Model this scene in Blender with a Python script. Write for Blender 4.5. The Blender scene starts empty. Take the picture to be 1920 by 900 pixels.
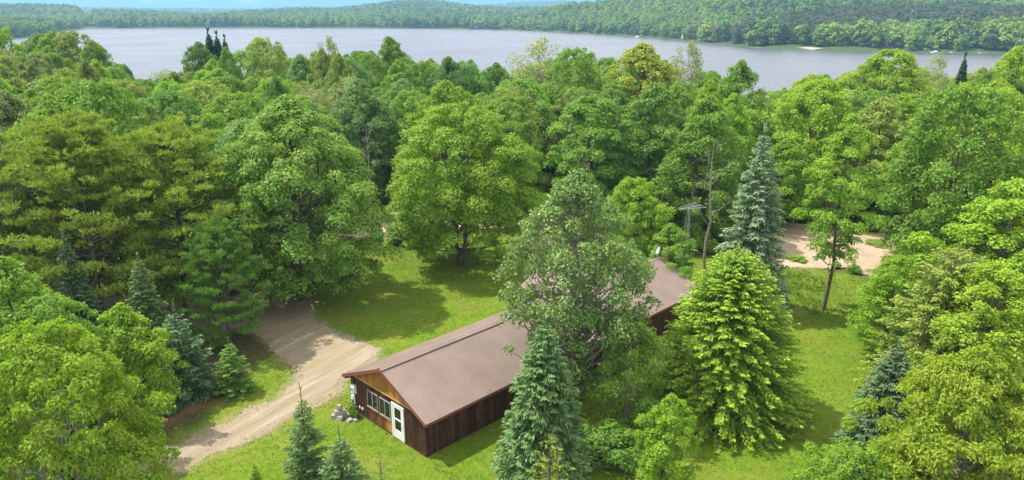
import bpy, math, random
import numpy as np
from mathutils import Vector, Matrix

SC = bpy.context.scene
COL = SC.collection
R = math.radians

# ------------------------------------------------------------------ camera
cam_d = bpy.data.cameras.new('camera')
cam = bpy.data.objects.new('camera', cam_d)
COL.objects.link(cam)
cam_d.sensor_width = 36.0
cam_d.lens = 36.0 * 1371.0 / 1920.0
cam_d.clip_start = 0.5
cam_d.clip_end = 30000
cam.location = (0, 0, 22)
cam.rotation_euler = (R(90 - 17.41), 0, 0)
SC.camera = cam

# ------------------------------------------------------------------ light and sky
SUN_EL, SUN_AZ = 59.0, 288.0            # azimuth clockwise from +Y
w = bpy.data.worlds.new('World')
SC.world = w
w.use_nodes = True
nt = w.node_tree
nt.nodes.clear()
def N(t, kind, **kw):
    n = t.nodes.new(kind)
    for k, v in kw.items():
        setattr(n, k, v)
    return n
out = N(nt, 'ShaderNodeOutputWorld')
bg = N(nt, 'ShaderNodeBackground')
bg.inputs['Strength'].default_value = 0.15
sky = N(nt, 'ShaderNodeTexSky', sky_type='NISHITA', sun_disc=False)
sky.sun_elevation = R(SUN_EL)
sky.sun_rotation = R(SUN_AZ)
sky.altitude = 200
sky.air_density = 0.6
sky.dust_density = 0.0
sky.ozone_density = 3.0
tc = N(nt, 'ShaderNodeTexCoord')
mp = N(nt, 'ShaderNodeMapping')
mp.inputs['Scale'].default_value = (1.0, 1.0, 3.2)
no = N(nt, 'ShaderNodeTexNoise')
no.inputs['Scale'].default_value = 3.3
no.inputs['Detail'].default_value = 7
no.inputs['Roughness'].default_value = 0.58
cr = N(nt, 'ShaderNodeValToRGB')
cr.color_ramp.elements[0].position = 0.45
cr.color_ramp.elements[1].position = 0.62
hs = N(nt, 'ShaderNodeHueSaturation')
hs.inputs['Saturation'].default_value = 1.25
hs.inputs['Hue'].default_value = 0.485
hs.inputs['Value'].default_value = 1.0
mx = N(nt, 'ShaderNodeMix', data_type='RGBA')
mx.inputs['B'].default_value = (6.4, 6.3, 6.4, 1)
nt.links.new(tc.outputs['Generated'], mp.inputs['Vector'])
nt.links.new(mp.outputs['Vector'], no.inputs['Vector'])
sx = N(nt, 'ShaderNodeSeparateXYZ')          # the cloud cover thickens away from the horizon
nt.links.new(tc.outputs['Generated'], sx.inputs['Vector'])
mr = N(nt, 'ShaderNodeMapRange')
mr.inputs['From Min'].default_value = 0.0
mr.inputs['From Max'].default_value = 0.17
mr.inputs['To Min'].default_value = -0.13
mr.inputs['To Max'].default_value = 0.24
nt.links.new(sx.outputs['Z'], mr.inputs['Value'])
ad = N(nt, 'ShaderNodeMath', operation='ADD')
nt.links.new(no.outputs['Fac'], ad.inputs[0])
nt.links.new(mr.outputs['Result'], ad.inputs[1])
nt.links.new(ad.outputs['Value'], cr.inputs['Fac'])
nt.links.new(sky.outputs['Color'], hs.inputs['Color'])
ti_ = N(nt, 'ShaderNodeMix', data_type='RGBA', blend_type='MULTIPLY')
ti_.inputs['Factor'].default_value = 1.0
ti_.inputs['B'].default_value = (.11, .25, .58, 1)
nt.links.new(hs.outputs['Color'], ti_.inputs['A'])
nt.links.new(ti_.outputs['Result'], mx.inputs['A'])
nt.links.new(cr.outputs['Color'], mx.inputs['Factor'])
nt.links.new(mx.outputs['Result'], bg.inputs['Color'])
nt.links.new(bg.outputs['Background'], out.inputs['Surface'])

sun_d = bpy.data.lights.new('sun', 'SUN')
sun_d.energy = 3.9
sun_d.angle = R(0.6)
sun_d.color = (1.0, 0.95, 0.86)
sun = bpy.data.objects.new('sun', sun_d)
COL.objects.link(sun)
sd = Vector((math.sin(R(SUN_AZ)) * math.cos(R(SUN_EL)), math.cos(R(SUN_AZ)) * math.cos(R(SUN_EL)), math.sin(R(SUN_EL))))
sun.rotation_euler = sd.to_track_quat('Z', 'Y').to_euler()
sun.location = (0, 0, 60)

vs = SC.view_settings
vs.view_transform = 'Standard'
vs.look = 'None'
vs.gamma = 1.0
vs.use_curve_mapping = False
vs.exposure = 0.86
SC.render.engine = 'CYCLES'
SC.cycles.use_denoising = True
SC.cycles.max_bounces = 8
SC.cycles.diffuse_bounces = 6
SC.cycles.glossy_bounces = 3
SC.cycles.transmission_bounces = 4
SC.cycles.volume_bounces = 0
SC.cycles.volume_step_rate = 4

# ------------------------------------------------------------------ helpers
def tag(o, label=None, cat=None, group=None, kind=None):
    if label: o['label'] = label
    if cat: o['category'] = cat
    if group: o['group'] = group
    if kind: o['kind'] = kind
    return o

def empty(name, loc=(0, 0, 0), rz=0.0, parent=None):
    o = bpy.data.objects.new(name, None)
    COL.objects.link(o)
    o.location = loc
    o.rotation_euler = (0, 0, rz)
    o.parent = parent
    return o

def obj(name, mesh, mat=None, parent=None):
    o = bpy.data.objects.new(name, mesh)
    COL.objects.link(o)
    o.parent = parent
    if mat is not None and not mesh.materials:
        mesh.materials.append(mat)
    return o

def quads(name, V, F4, tint=None, attrs=None, smooth=False):
    me = bpy.data.meshes.new(name)
    V = np.asarray(V, np.float32)
    F4 = np.asarray(F4, np.int32)
    k = F4.shape[1]
    me.vertices.add(len(V))
    me.vertices.foreach_set('co', V.ravel())
    me.loops.add(F4.size)
    me.loops.foreach_set('vertex_index', F4.ravel())
    me.polygons.add(len(F4))
    me.polygons.foreach_set('loop_start', np.arange(0, F4.size, k, dtype=np.int32))
    if smooth:
        me.polygons.foreach_set('use_smooth', np.ones(len(F4), bool))
    attrs = dict(attrs or {})
    if tint is not None: attrs['tint'] = tint
    for an, av in attrs.items():
        a = me.attributes.new(an, 'FLOAT', 'POINT')
        a.data.foreach_set('value', np.asarray(av, np.float32))
    me.update(calc_edges=True)
    me.validate()
    return me

def pymesh(name, V, F, smooth=False):
    me = bpy.data.meshes.new(name)
    me.from_pydata([tuple(v) for v in V], [], F)
    if smooth:
        for p in me.polygons: p.use_smooth = True
    me.update()
    return me

class MB:
    """collects boxes, prisms and tubes into one mesh"""
    def __init__(s): s.V = []; s.F = []
    def box(s, x0, x1, y0, y1, z0, z1):
        b = len(s.V)
        s.V += [(x0,y0,z0),(x1,y0,z0),(x1,y1,z0),(x0,y1,z0),(x0,y0,z1),(x1,y0,z1),(x1,y1,z1),(x0,y1,z1)]
        s.F += [tuple(b+i for i in f) for f in ((0,3,2,1),(4,5,6,7),(0,1,5,4),(1,2,6,5),(2,3,7,6),(3,0,4,7))]
        return s
    def hexa(s, P):
        b = len(s.V); s.V += [tuple(p) for p in P]
        s.F += [tuple(b+i for i in f) for f in ((0,3,2,1),(4,5,6,7),(0,1,5,4),(1,2,6,5),(2,3,7,6),(3,0,4,7))]
        return s
    def tube(s, pts, rad, n=6):
        V, F = tube(pts, rad, n)
        b = len(s.V); s.V += [tuple(v) for v in V]; s.F += [tuple(int(b+i) for i in f) for f in F]
        return s
    def build(s, name, mat, parent=None, smooth=False):
        return obj(name, pymesh(name, s.V, s.F, smooth), mat, parent)

def tube(pts, rad, n=5):
    pts = np.asarray(pts, float)
    m = len(pts)
    rad = np.broadcast_to(np.asarray(rad, float), (m,))
    T = np.gradient(pts, axis=0)
    T /= np.linalg.norm(T, axis=1)[:, None] + 1e-9
    ref = np.where(np.abs(T[:, 2:3]) > .9, np.array([[1., 0, 0]]), np.array([[0, 0, 1.]]))
    A = np.cross(T, ref); A /= np.linalg.norm(A, axis=1)[:, None] + 1e-9
    B = np.cross(T, A)
    an = np.linspace(0, 2*np.pi, n, endpoint=False)
    V = pts[:, None] + rad[:, None, None]*(np.cos(an)[None, :, None]*A[:, None] + np.sin(an)[None, :, None]*B[:, None])
    V = V.reshape(-1, 3)
    i = np.arange(m-1)[:, None]*n; j = np.arange(n)[None]
    F = np.stack([i+j, i+(j+1) % n, i+n+(j+1) % n, i+n+j], -1).reshape(-1, 4)
    return V, F

class TB:
    """collects many tubes quickly"""
    def __init__(s): s.V = []; s.F = []; s.n = 0
    def add(s, pts, rad, n=5):
        V, F = tube(pts, rad, n)
        s.V.append(V); s.F.append(F+s.n); s.n += len(V)
    def mesh(s, name): return quads(name, np.concatenate(s.V), np.concatenate(s.F), smooth=True)

# ------------------------------------------------------------------ materials
def mat(name):
    m = bpy.data.materials.new(name)
    m.use_nodes = True
    t = m.node_tree
    t.nodes.clear()
    o = N(t, 'ShaderNodeOutputMaterial')
    return m, t, o

def ramp(t, fac, stops):
    r = N(t, 'ShaderNodeValToRGB')
    e = r.color_ramp.elements
    while len(e) < len(stops): e.new(0.5)
    for k, (p, c) in enumerate(stops):
        e[k].position = p
        e[k].color = (*c, 1)
    t.links.new(fac, r.inputs['Fac'])
    return r.outputs['Color']

def mixc(t, fac, a, b, mode='MIX'):
    m = N(t, 'ShaderNodeMix', data_type='RGBA', blend_type=mode)
    for s, v in (('Factor', fac), ('A', a), ('B', b)):
        if isinstance(v, bpy.types.NodeSocket): t.links.new(v, m.inputs[s])
        elif s == 'Factor': m.inputs[s].default_value = v
        else: m.inputs[s].default_value = (*v, 1)
    return m.outputs['Result']

def noise(t, scale, detail=4, rough=.55, vec=None):
    n = N(t, 'ShaderNodeTexNoise')
    n.inputs['Scale'].default_value = scale
    n.inputs['Detail'].default_value = detail
    n.inputs['Roughness'].default_value = rough
    if vec is not None: t.links.new(vec, n.inputs['Vector'])
    return n.outputs['Fac']

def wpos(t): return N(t, 'ShaderNodeNewGeometry').outputs['Position']
def lpos(t): return N(t, 'ShaderNodeTexCoord').outputs['Object']
def attr(t, name):
    a = N(t, 'ShaderNodeAttribute'); a.attribute_name = name
    return a.outputs['Fac']
def scaled(t, vec, s):
    m = N(t, 'ShaderNodeMapping'); m.inputs['Scale'].default_value = s
    t.links.new(vec, m.inputs['Vector']); return m.outputs['Vector']
def bump(t, h, strength, dist):
    b = N(t, 'ShaderNodeBump'); b.inputs['Strength'].default_value = strength; b.inputs['Distance'].default_value = dist
    t.links.new(h, b.inputs['Height']); return b.outputs['Normal']
def prin(t, o, col, rough=.8, nrm=None, spec=.3, metal=0.0):
    p = N(t, 'ShaderNodeBsdfPrincipled')
    if isinstance(col, bpy.types.NodeSocket): t.links.new(col, p.inputs['Base Color'])
    else: p.inputs['Base Color'].default_value = (*col, 1)
    if isinstance(rough, bpy.types.NodeSocket): t.links.new(rough, p.inputs['Roughness'])
    else: p.inputs['Roughness'].default_value = rough
    p.inputs['Specular IOR Level'].default_value = spec
    p.inputs['Metallic'].default_value = metal
    if nrm is not None: t.links.new(nrm, p.inputs['Normal'])
    t.links.new(p.outputs['BSDF'], o.inputs['Surface'])
    return p

def plain(name, col, rough=.7, var=.15, scale=6, spec=.3, metal=0.0):
    m, t, o = mat(name)
    f = noise(t, scale, 4, .6, lpos(t))
    d = tuple(c*(1-var) for c in col); b = tuple(min(1, c*(1+var)) for c in col)
    prin(t, o, ramp(t, f, [(.3, d), (.7, b)]), rough, None, spec, metal)
    return m

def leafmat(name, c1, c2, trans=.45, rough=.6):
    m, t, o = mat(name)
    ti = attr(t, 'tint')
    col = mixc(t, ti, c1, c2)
    ob = N(t, 'ShaderNodeObjectInfo')
    h = N(t, 'ShaderNodeHueSaturation')
    def rng(inp, a, b, src):
        q = N(t, 'ShaderNodeMapRange')
        q.inputs['To Min'].default_value = a; q.inputs['To Max'].default_value = b
        t.links.new(src, q.inputs['Value']); t.links.new(q.outputs['Result'], h.inputs[inp])
    rng('Hue', .491, .509, ob.outputs['Random'])
    w2 = N(t, 'ShaderNodeTexWhiteNoise', noise_dimensions='1D')
    t.links.new(ob.outputs['Random'], w2.inputs['W'])
    rng('Value', .86, 1.16, w2.outputs['Value'])
    t.links.new(col, h.inputs['Color'])
    p = N(t, 'ShaderNodeBsdfPrincipled')
    p.inputs['Roughness'].default_value = rough
    p.inputs['Specular IOR Level'].default_value = .35
    t.links.new(h.outputs['Color'], p.inputs['Base Color'])
    tr = N(t, 'ShaderNodeBsdfTranslucent')
    tcx = mixc(t, 1.0, h.outputs['Color'], (1.06, 1.12, .55), 'MULTIPLY')
    t.links.new(tcx, tr.inputs['Color'])
    ms = N(t, 'ShaderNodeMixShader'); ms.inputs['Fac'].default_value = trans
    t.links.new(p.outputs['BSDF'], ms.inputs[1]); t.links.new(tr.outputs['BSDF'], ms.inputs[2])
    t.links.new(ms.outputs['Shader'], o.inputs['Surface'])
    return m

LEAF = {
 'lime':       leafmat('leaf_lime', (.210, .360, .020), (.395, .530, .050)),
 'lime2':      leafmat('leaf_yellow_olive', (.205, .300, .045), (.340, .420, .095)),
 'bright':     leafmat('leaf_bright', (0.149, 0.315, 0.018), (0.299, 0.452, 0.040)),
 'green':      leafmat('leaf_green', (0.120, 0.259, 0.028), (0.244, 0.383, 0.058)),
 'maple':      leafmat('leaf_maple', (0.134, 0.283, 0.028), (0.318, 0.443, 0.080)),
 'deep':       leafmat('leaf_deep', (0.091, 0.218, 0.036), (0.189, 0.314, 0.066)),
 'bluegreen':  leafmat('leaf_bluish', (0.108, 0.244, 0.056), (0.216, 0.350, 0.110)),
 'yellow':     leafmat('leaf_yellow', (.255, .345, .028), (.400, .460, .070)),
 'olive':      leafmat('leaf_olive', (0.170, 0.265, 0.040), (0.302, 0.385, 0.085)),
 'olivegrey':  leafmat('leaf_grey_olive', (.160, .230, .070), (.270, .335, .135)),
 'pale':       leafmat('leaf_pale', (.225, .290, .110), (.360, .410, .185)),
 'sage':       leafmat('leaf_sage', (0.116, 0.215, 0.040), (0.270, 0.357, 0.115), .32, .55),
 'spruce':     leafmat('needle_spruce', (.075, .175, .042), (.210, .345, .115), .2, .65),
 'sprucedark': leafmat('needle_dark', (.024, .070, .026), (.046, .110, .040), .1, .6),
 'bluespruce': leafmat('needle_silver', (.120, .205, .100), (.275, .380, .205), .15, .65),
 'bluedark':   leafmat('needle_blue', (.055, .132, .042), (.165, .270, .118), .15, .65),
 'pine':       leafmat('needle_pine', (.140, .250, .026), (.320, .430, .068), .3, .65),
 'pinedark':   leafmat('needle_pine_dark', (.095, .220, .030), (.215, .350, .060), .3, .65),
 'hemlock':    leafmat('needle_hemlock', (.100, .215, .012), (.350, .475, .035), .25, .65),
 'oliveyellow':leafmat('needle_cedar', (.165, .240, .030), (.310, .385, .062), .25, .65),
}
def barkmat(name, c1, c2):
    m, t, o = mat(name)
    v = scaled(t, lpos(t), (6, 6, 1.2))
    f = noise(t, 2.5, 5, .65, v)
    prin(t, o, ramp(t, f, [(.3, c1), (.7, c2)]), .9, bump(t, f, .6, .03), .15)
    return m
BARK = barkmat('bark', (.055, .045, .036), (.16, .135, .11))
BARKGREY = barkmat('bark_grey', (.17, .15, .13), (.34, .31, .275))
BARKPALE = barkmat('bark_white', (.30, .28, .25), (.55, .53, .49))

# ------------------------------------------------------------------ terrain
LAKE = [(-900,165),(-300,172),(-120,160),(-40,170),(30,158),(90,168),(160,150),(320,190),(460,330),(470,500),(368,535),(346,549),(302,578),(252,594),(207,637),(180,799),(144,934),(90,1069),(0,1249),(-153,1363),(-355,1406),(-640,1385),(-764,1363),(-668,1123),(-586,975),(-569,861),(-620,820),(-900,780)]
DRIVE = [(-20.6,28.0),(-18.6,32.8),(-16.2,35.9),(-14.2,38.7),(-13.6,41.1),(-15.4,44.3),(-18.3,47.9),(-22.3,48.3),(-27,49.5),(-34,52),(-34,55.5),(-26,54.2),(-18.8,55.0),(-16.0,54.5),(-14.5,50.2),(-11.7,47.4),(-8.9,45.3),(-9.0,43.7),(-10.3,41.5),(-10.3,39.2),(-11.2,38.0),(-12.2,36.8),(-13.4,34.9),(-15.3,33.0),(-17.1,30.8),(-18.3,28.0)]
NEEDLES = [(-20.8,35.2),(-22.4,41.8),(-19.2,42.8),(-17.6,41.3),(-17.3,38.4),(-18.6,36.6),(-19.8,34.8)]
SAND_R = [(23.0,61.8),(26.0,73.9),(30.6,78.2),(34.5,75.2),(38.5,70.6),(39,66),(33.5,62.5),(31.0,60.4),(30.2,62.4),(27.4,61.8)]
SAND_L = [(-19,72.5),(-17.0,80.5),(-12.5,82.5),(-4,78),(4,77),(4,74.5),(-5,74.5),(-11.5,74.5),(-12.0,71.2),(-15,70.6)]
LAWN = [(-24,26),(-17.5,36),(-16,44),(-18,54),(-16,72),(-11,73),(0,72),(6,66),(20,64),(24,63),(31,60.5),(28,52),(25,45),(21,36),(17,26)]

def polyd(px, py, poly):
    d = np.full(px.shape, 1e18); ins = np.zeros(px.shape, bool); n = len(poly)
    for i in range(n):
        x0, y0 = poly[i]; x1, y1 = poly[(i+1) % n]
        ex, ey = x1-x0, y1-y0; L = ex*ex+ey*ey+1e-9
        t = np.clip(((px-x0)*ex+(py-y0)*ey)/L, 0, 1)
        d = np.minimum(d, (px-x0-ex*t)**2+(py-y0-ey*t)**2)
        ins ^= ((y0 > py) != (y1 > py)) & (px < (x1-x0)*(py-y0)/((y1-y0)+1e-12)+x0)
    d = np.sqrt(d)
    return np.where(ins, -d, d)
def sst(x, a, b):
    t = np.clip((x-a)/(b-a), 0, 1); return t*t*(3-2*t)
_r = np.random.default_rng(5)
_tab = _r.random((256, 256))
def vnoise(x, y):
    xi = np.floor(x).astype(int); yi = np.floor(y).astype(int)
    fx = x-xi; fy = y-yi
    fx = fx*fx*(3-2*fx); fy = fy*fy*(3-2*fy)
    g = lambda a, b: _tab[a % 256, b % 256]
    return (g(xi, yi)*(1-fx)+g(xi+1, yi)*fx)*(1-fy)+(g(xi, yi+1)*(1-fx)+g(xi+1, yi+1)*fx)*fy
def fbm(x, y, o=4):
    v = 0; a = .5; s = 0
    for k in range(o):
        v = v+a*vnoise(x*2**k+17*k, y*2**k+9*k); s += a; a *= .5
    return v/s
# wooded ranges beyond the lake: (distance, width in front, width behind, crest heights against bearing x/y)
RIDGES = [
 (5000, 700, 900, [(-.9,12),(-.6,12),(-.53,14),(-.5,13),(-.47,8),(-.42,10),(-.345,3),(-.28,18),(-.2,14),(-.08,20),(-.03,32),(.0,46),(.03,56),(.08,56),(.1,50),(.15,62),(.9,70)]),
 (2050, 330, 500, [(-1.1,32),(-.68,28),(-.63,27),(-.59,24),(-.566,20),(-.558,-2),(-.549,11),(-.52,11),(-.46,6),(-.4,0),(-.3,-2),(-.22,-3),(-.14,-5),(1,-5)]),
 (2400, 450, 700, [(-1.1,0),(-.4,0),(-.32,12),(-.28,18),(-.24,16),(-.19,26),(-.155,38),(-.13,41),(-.09,38),(-.06,28),(-.02,20),(.03,18),(.06,22),(.1,22),(1,22)]),
 (1500, 560, 900, [(-1.1,-5),(-.05,-5),(.02,6),(.07,22),(.10,26),(.14,30),(.18,42),(.3,62),(.5,70),(1.1,72)]),
]
def height(x, y):
    d = polyd(x, y, LAKE)
    z = np.where(d < 0, -8+np.maximum(-3, d*.1), -8+3*sst(d, 0, 15)+np.where(y > 400, 2.0, 5.0)*sst(d, 15, 95))
    hz = np.zeros_like(z)
    for Y, wf, wb, tab in RIDGES:
        h = np.interp(x/np.maximum(y, 50), [q[0] for q in tab], [q[1] for q in tab])
        dy = y-Y
        hz = np.maximum(hz, np.maximum(h, 0)*np.exp(-(dy/np.where(dy < 0, wf, wb))**2))
    hz = hz*sst(d, 5, 160)*(y > 400)
    bumps = (fbm(x/90., y/90.)-.5)*14*sst(d, 60, 400)*(y > 400)
    near = (fbm(x/9., y/9., 3)-.5)*.35*sst(d, 40, 100)*(y < 300)*sst(np.hypot(x-2, y-42), 14, 30)
    return z+hz+bumps+near
def zat(x, y): return float(height(np.array([float(x)]), np.array([float(y)]))[0])

def axis(lo, hi, fine_lo, fine_hi, step, grow):
    c = list(np.arange(fine_lo, fine_hi+1e-6, step))
    s = step
    while c[-1] < hi: s = min(s*grow, 70); c.append(c[-1]+s)
    s = step
    while c[0] > lo: s = min(s*grow, 70); c.insert(0, c[0]-s)
    return np.array(c)
gx = axis(-4800, 4800, -36, 42, .45, 1.09)
gy = axis(-300, 6600, 25, 84, .45, 1.06)
GX, GY = np.meshgrid(gx, gy)
fx, fy = GX.ravel(), GY.ravel()
gzv = height(fx, fy)
edge = (fbm(fx*.9, fy*.9)-.5)*2.2
lawn = 1-sst(polyd(fx, fy, LAWN)+edge, -.6, .8)
needle = 1-sst(polyd(fx, fy, NEEDLES)+edge*1.3, -1.0, .7)
worn = 1-sst(np.minimum(polyd(fx, fy, DRIVE), np.minimum(polyd(fx, fy, SAND_R), polyd(fx, fy, SAND_L)))+edge*.5, -.3, .7)
far = (fy > 400)*1.0
ny, nx = GX.shape
ii = np.arange(ny-1)[:, None]*nx+np.arange(nx-1)[None]
GF = np.stack([ii, ii+1, ii+nx+1, ii+nx], -1).reshape(-1, 4)
gm = quads('ground', np.stack([fx, fy, gzv], 1), GF, attrs={'lawn': lawn, 'needle': needle, 'worn': worn, 'far': far}, smooth=True)

m, t, o = mat('ground')
P = wpos(t)
n1 = noise(t, .35, 5, .6, P); n2 = noise(t, 2.2, 5, .65, P); n3 = noise(t, 14, 3, .7, P)
grass = ramp(t, n2, [(.25, (.060, .126, .007)), (.5, (.102, .176, .010)), (.75, (.155, .214, .016))])
grass2 = ramp(t, n2, [(.25, (.135, .150, .020)), (.75, (.210, .215, .042))])
g1 = mixc(t, ramp(t, n1, [(.42, (0, 0, 0)), (.68, (.7, .7, .7))]), grass, grass2)
g2 = mixc(t, ramp(t, n3, [(.35, (.22, .22, .22)), (.6, (0, 0, 0))]), g1, (.060, .105, .010))
duff = ramp(t, n2, [(.3, (.045, .040, .020)), (.6, (.085, .085, .028)), (.8, (.10, .12, .03))])
need = ramp(t, n3, [(.3, (.120, .075, .035)), (.7, (.215, .145, .070))])
dirt = ramp(t, n2, [(.3, (.190, .165, .085)), (.7, (.300, .250, .150))])
cc = mixc(t, attr(t, 'lawn'), duff, g2)
cc = mixc(t, attr(t, 'worn'), cc, mixc(t, .55, g2, dirt))
cc = mixc(t, attr(t, 'needle'), cc, need)
cc = mixc(t, attr(t, 'far'), cc, (.055, .085, .025))
prin(t, o, cc, .95, bump(t, n3, .5, .05), .1)
ground = obj('ground', gm, m)
tag(ground, kind='structure')

# lake
lx0, lx1 = -2600, 1400
lkx = np.linspace(lx0, lx1, 41); lky = np.linspace(120, 1500, 29)
A, B = np.meshgrid(lkx, lky)
ii = np.arange(28)[:, None]*41+np.arange(40)[None]
lm = quads('lake', np.stack([A.ravel(), B.ravel(), np.full(A.size, -8.0)], 1), np.stack([ii, ii+1, ii+42, ii+41], -1).reshape(-1, 4))
m, t, o = mat('lake_water')
P = wpos(t)
wv = noise(t, .55, 5, .6, scaled(t, P, (1, 1.6, 1)))
wv2 = noise(t, .012, 4, .6, P)
b1 = bump(t, wv, .60, .5)
p = prin(t, o, (.07, .08, .10), ramp(t, wv2, [(.35, (.22,)*3), (.65, (.34,)*3)]), b1, .5)
p.inputs['IOR'].default_value = 1.33
tag(obj('lake', lm, m), kind='structure')

# sheets of bare earth with ragged edges
def sheet(name, poly, step, amp, mt, lift, rut=0.0, hole=None):
    xs = [q[0] for q in poly]; ys = [q[1] for q in poly]
    ax = np.arange(min(xs)-1, max(xs)+1, step); ay = np.arange(min(ys)-1, max(ys)+1, step)
    X, Y = np.meshgrid(ax, ay)
    s = polyd(X, Y, poly)
    ed = s+(fbm(X*.8, Y*.8)-.5)*amp+(fbm(X*4+50, Y*4)-.5)*amp*.6
    z = height(X.ravel(), Y.ravel()).reshape(X.shape)+lift+np.clip(-s, 0, 1.5)*.006
    z += (fbm(X*2, Y*2)-.5)*.02*np.clip(-s, 0, 1)
    cx = (ed[:-1, :-1]+ed[1:, 1:])*.5
    k = np.argwhere(cx < 0)
    nx = X.shape[1]
    b = k[:, 0]*nx+k[:, 1]
    F = np.stack([b, b+1, b+nx+1, b+nx], 1)
    u, inv = np.unique(F, return_inverse=True)
    V = np.stack([X.ravel(), Y.ravel(), z.ravel()], 1)[u]
    o = obj(name, quads(name, V, inv.reshape(-1, 4), attrs={'inner': np.clip(-s.ravel()[u], 0, 3)/3}, smooth=True), mt)
    return tag(o, kind='structure')
m, t, o = mat('gravel_drive')
P = wpos(t)
rot = N(t, 'ShaderNodeMapping'); rot.inputs['Rotation'].default_value = (0, 0, R(-58))
t.links.new(P, rot.inputs['Vector'])
streak = noise(t, 1.1, 5, .6, scaled(t, rot.outputs['Vector'], (.16, 1.5, 1)))
f2 = noise(t, .45, 4, .6, P); f3 = noise(t, 9, 5, .75, P)
dcol = ramp(t, streak, [(.3, (.195, .158, .105)), (.5, (.265, .217, .150)), (.72, (.380, .320, .238))])
dcol = mixc(t, ramp(t, f2, [(.45, (0, 0, 0)), (.75, (.8, .8, .8))]), dcol, (.250, .215, .090))
dcol = mixc(t, ramp(t, f3, [(.35, (.5, .5, .5)), (.55, (0, 0, 0))]), dcol, (.200, .155, .105))
f5 = noise(t, 28, 3, .8, P)
dcol = mixc(t, ramp(t, f5, [(.56, (0, 0, 0)), (.68, (.6, .6, .6))]), dcol, (.46, .42, .36))
prin(t, o, dcol, .95, bump(t, f3, .9, .05), .15)
DRIVEMAT = m
m, t, o = mat('pale_sand')
P = wpos(t)
f2 = noise(t, .5, 4, .6, P); f3 = noise(t, 6, 5, .7, P)
sc_ = ramp(t, f2, [(.3, (.290, .228, .155)), (.7, (.430, .350, .250))])
sc_ = mixc(t, ramp(t, f3, [(.3, (.5, .5, .5)), (.55, (0, 0, 0))]), sc_, (.27, .185, .115))
prin(t, o, sc_, .95, bump(t, f3, .6, .05), .1)
SANDMAT = m
sheet('driveway', DRIVE, .12, 1.1, DRIVEMAT, .006)
sheet('sandy_clearing', SAND_R, .2, 1.8, SANDMAT, .006)
sheet('sandy_track', SAND_L, .2, 1.6, SANDMAT, .006)
# pale sand along the far right bank
m = plain('beach_sand', (.34, .29, .20), .9, .25, .05)
BANK = [(176,799),(196,700),(207,640),(252,598),(302,582),(346,553)]
bv = []; bf = []
for i in range(121):
    f = i/120*(len(BANK)-1); k = min(int(f), len(BANK)-2); f -= k
    x = BANK[k][0]*(1-f)+BANK[k+1][0]*f; y = BANK[k][1]*(1-f)+BANK[k+1][1]*f
    wd = 1.2+3.5*math.exp(-((x-243)/26)**2)+4*max(0, float(fbm(np.array([i*.16]), np.array([3.3]))[0])-.4)
    for q in range(4):
        xx = x+(-2+wd*q/3)*.45; yy = y+(-5+wd*2.0*q/3)*.9
        bv.append((xx, yy, max(zat(xx, yy)+.15, -7.9)))
    if i:
        for q in range(3):
            b = (i-1)*4+q; bf.append((b, b+4, b+5, b+1))
tag(obj('beach', pymesh('beach', bv, bf), m), kind='structure')

# ------------------------------------------------------------------ foliage builders
UP = np.array([0, 0, 1.])
def unit(v): return v/(np.linalg.norm(v, axis=-1, keepdims=True)+1e-9)
def leaves(name, pos, ax, nr, L, W, tint, fold=.12):
    ax = unit(ax); sd = unit(np.cross(ax, nr)); nr = np.cross(sd, ax)
    L = np.broadcast_to(L, (len(pos),))[:, None]; W = np.broadcast_to(W, (len(pos),))[:, None]
    a = pos; c = pos+ax*L
    mid = pos+ax*L*.45+nr*L*fold
    V = np.stack([a, mid+sd*W*.5, c, mid-sd*W*.5], 1).reshape(-1, 3)
    F = np.arange(len(pos)*4, dtype=np.int32).reshape(-1, 4)
    return quads(name, V, F, tint=np.repeat(tint, 4))

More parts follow.
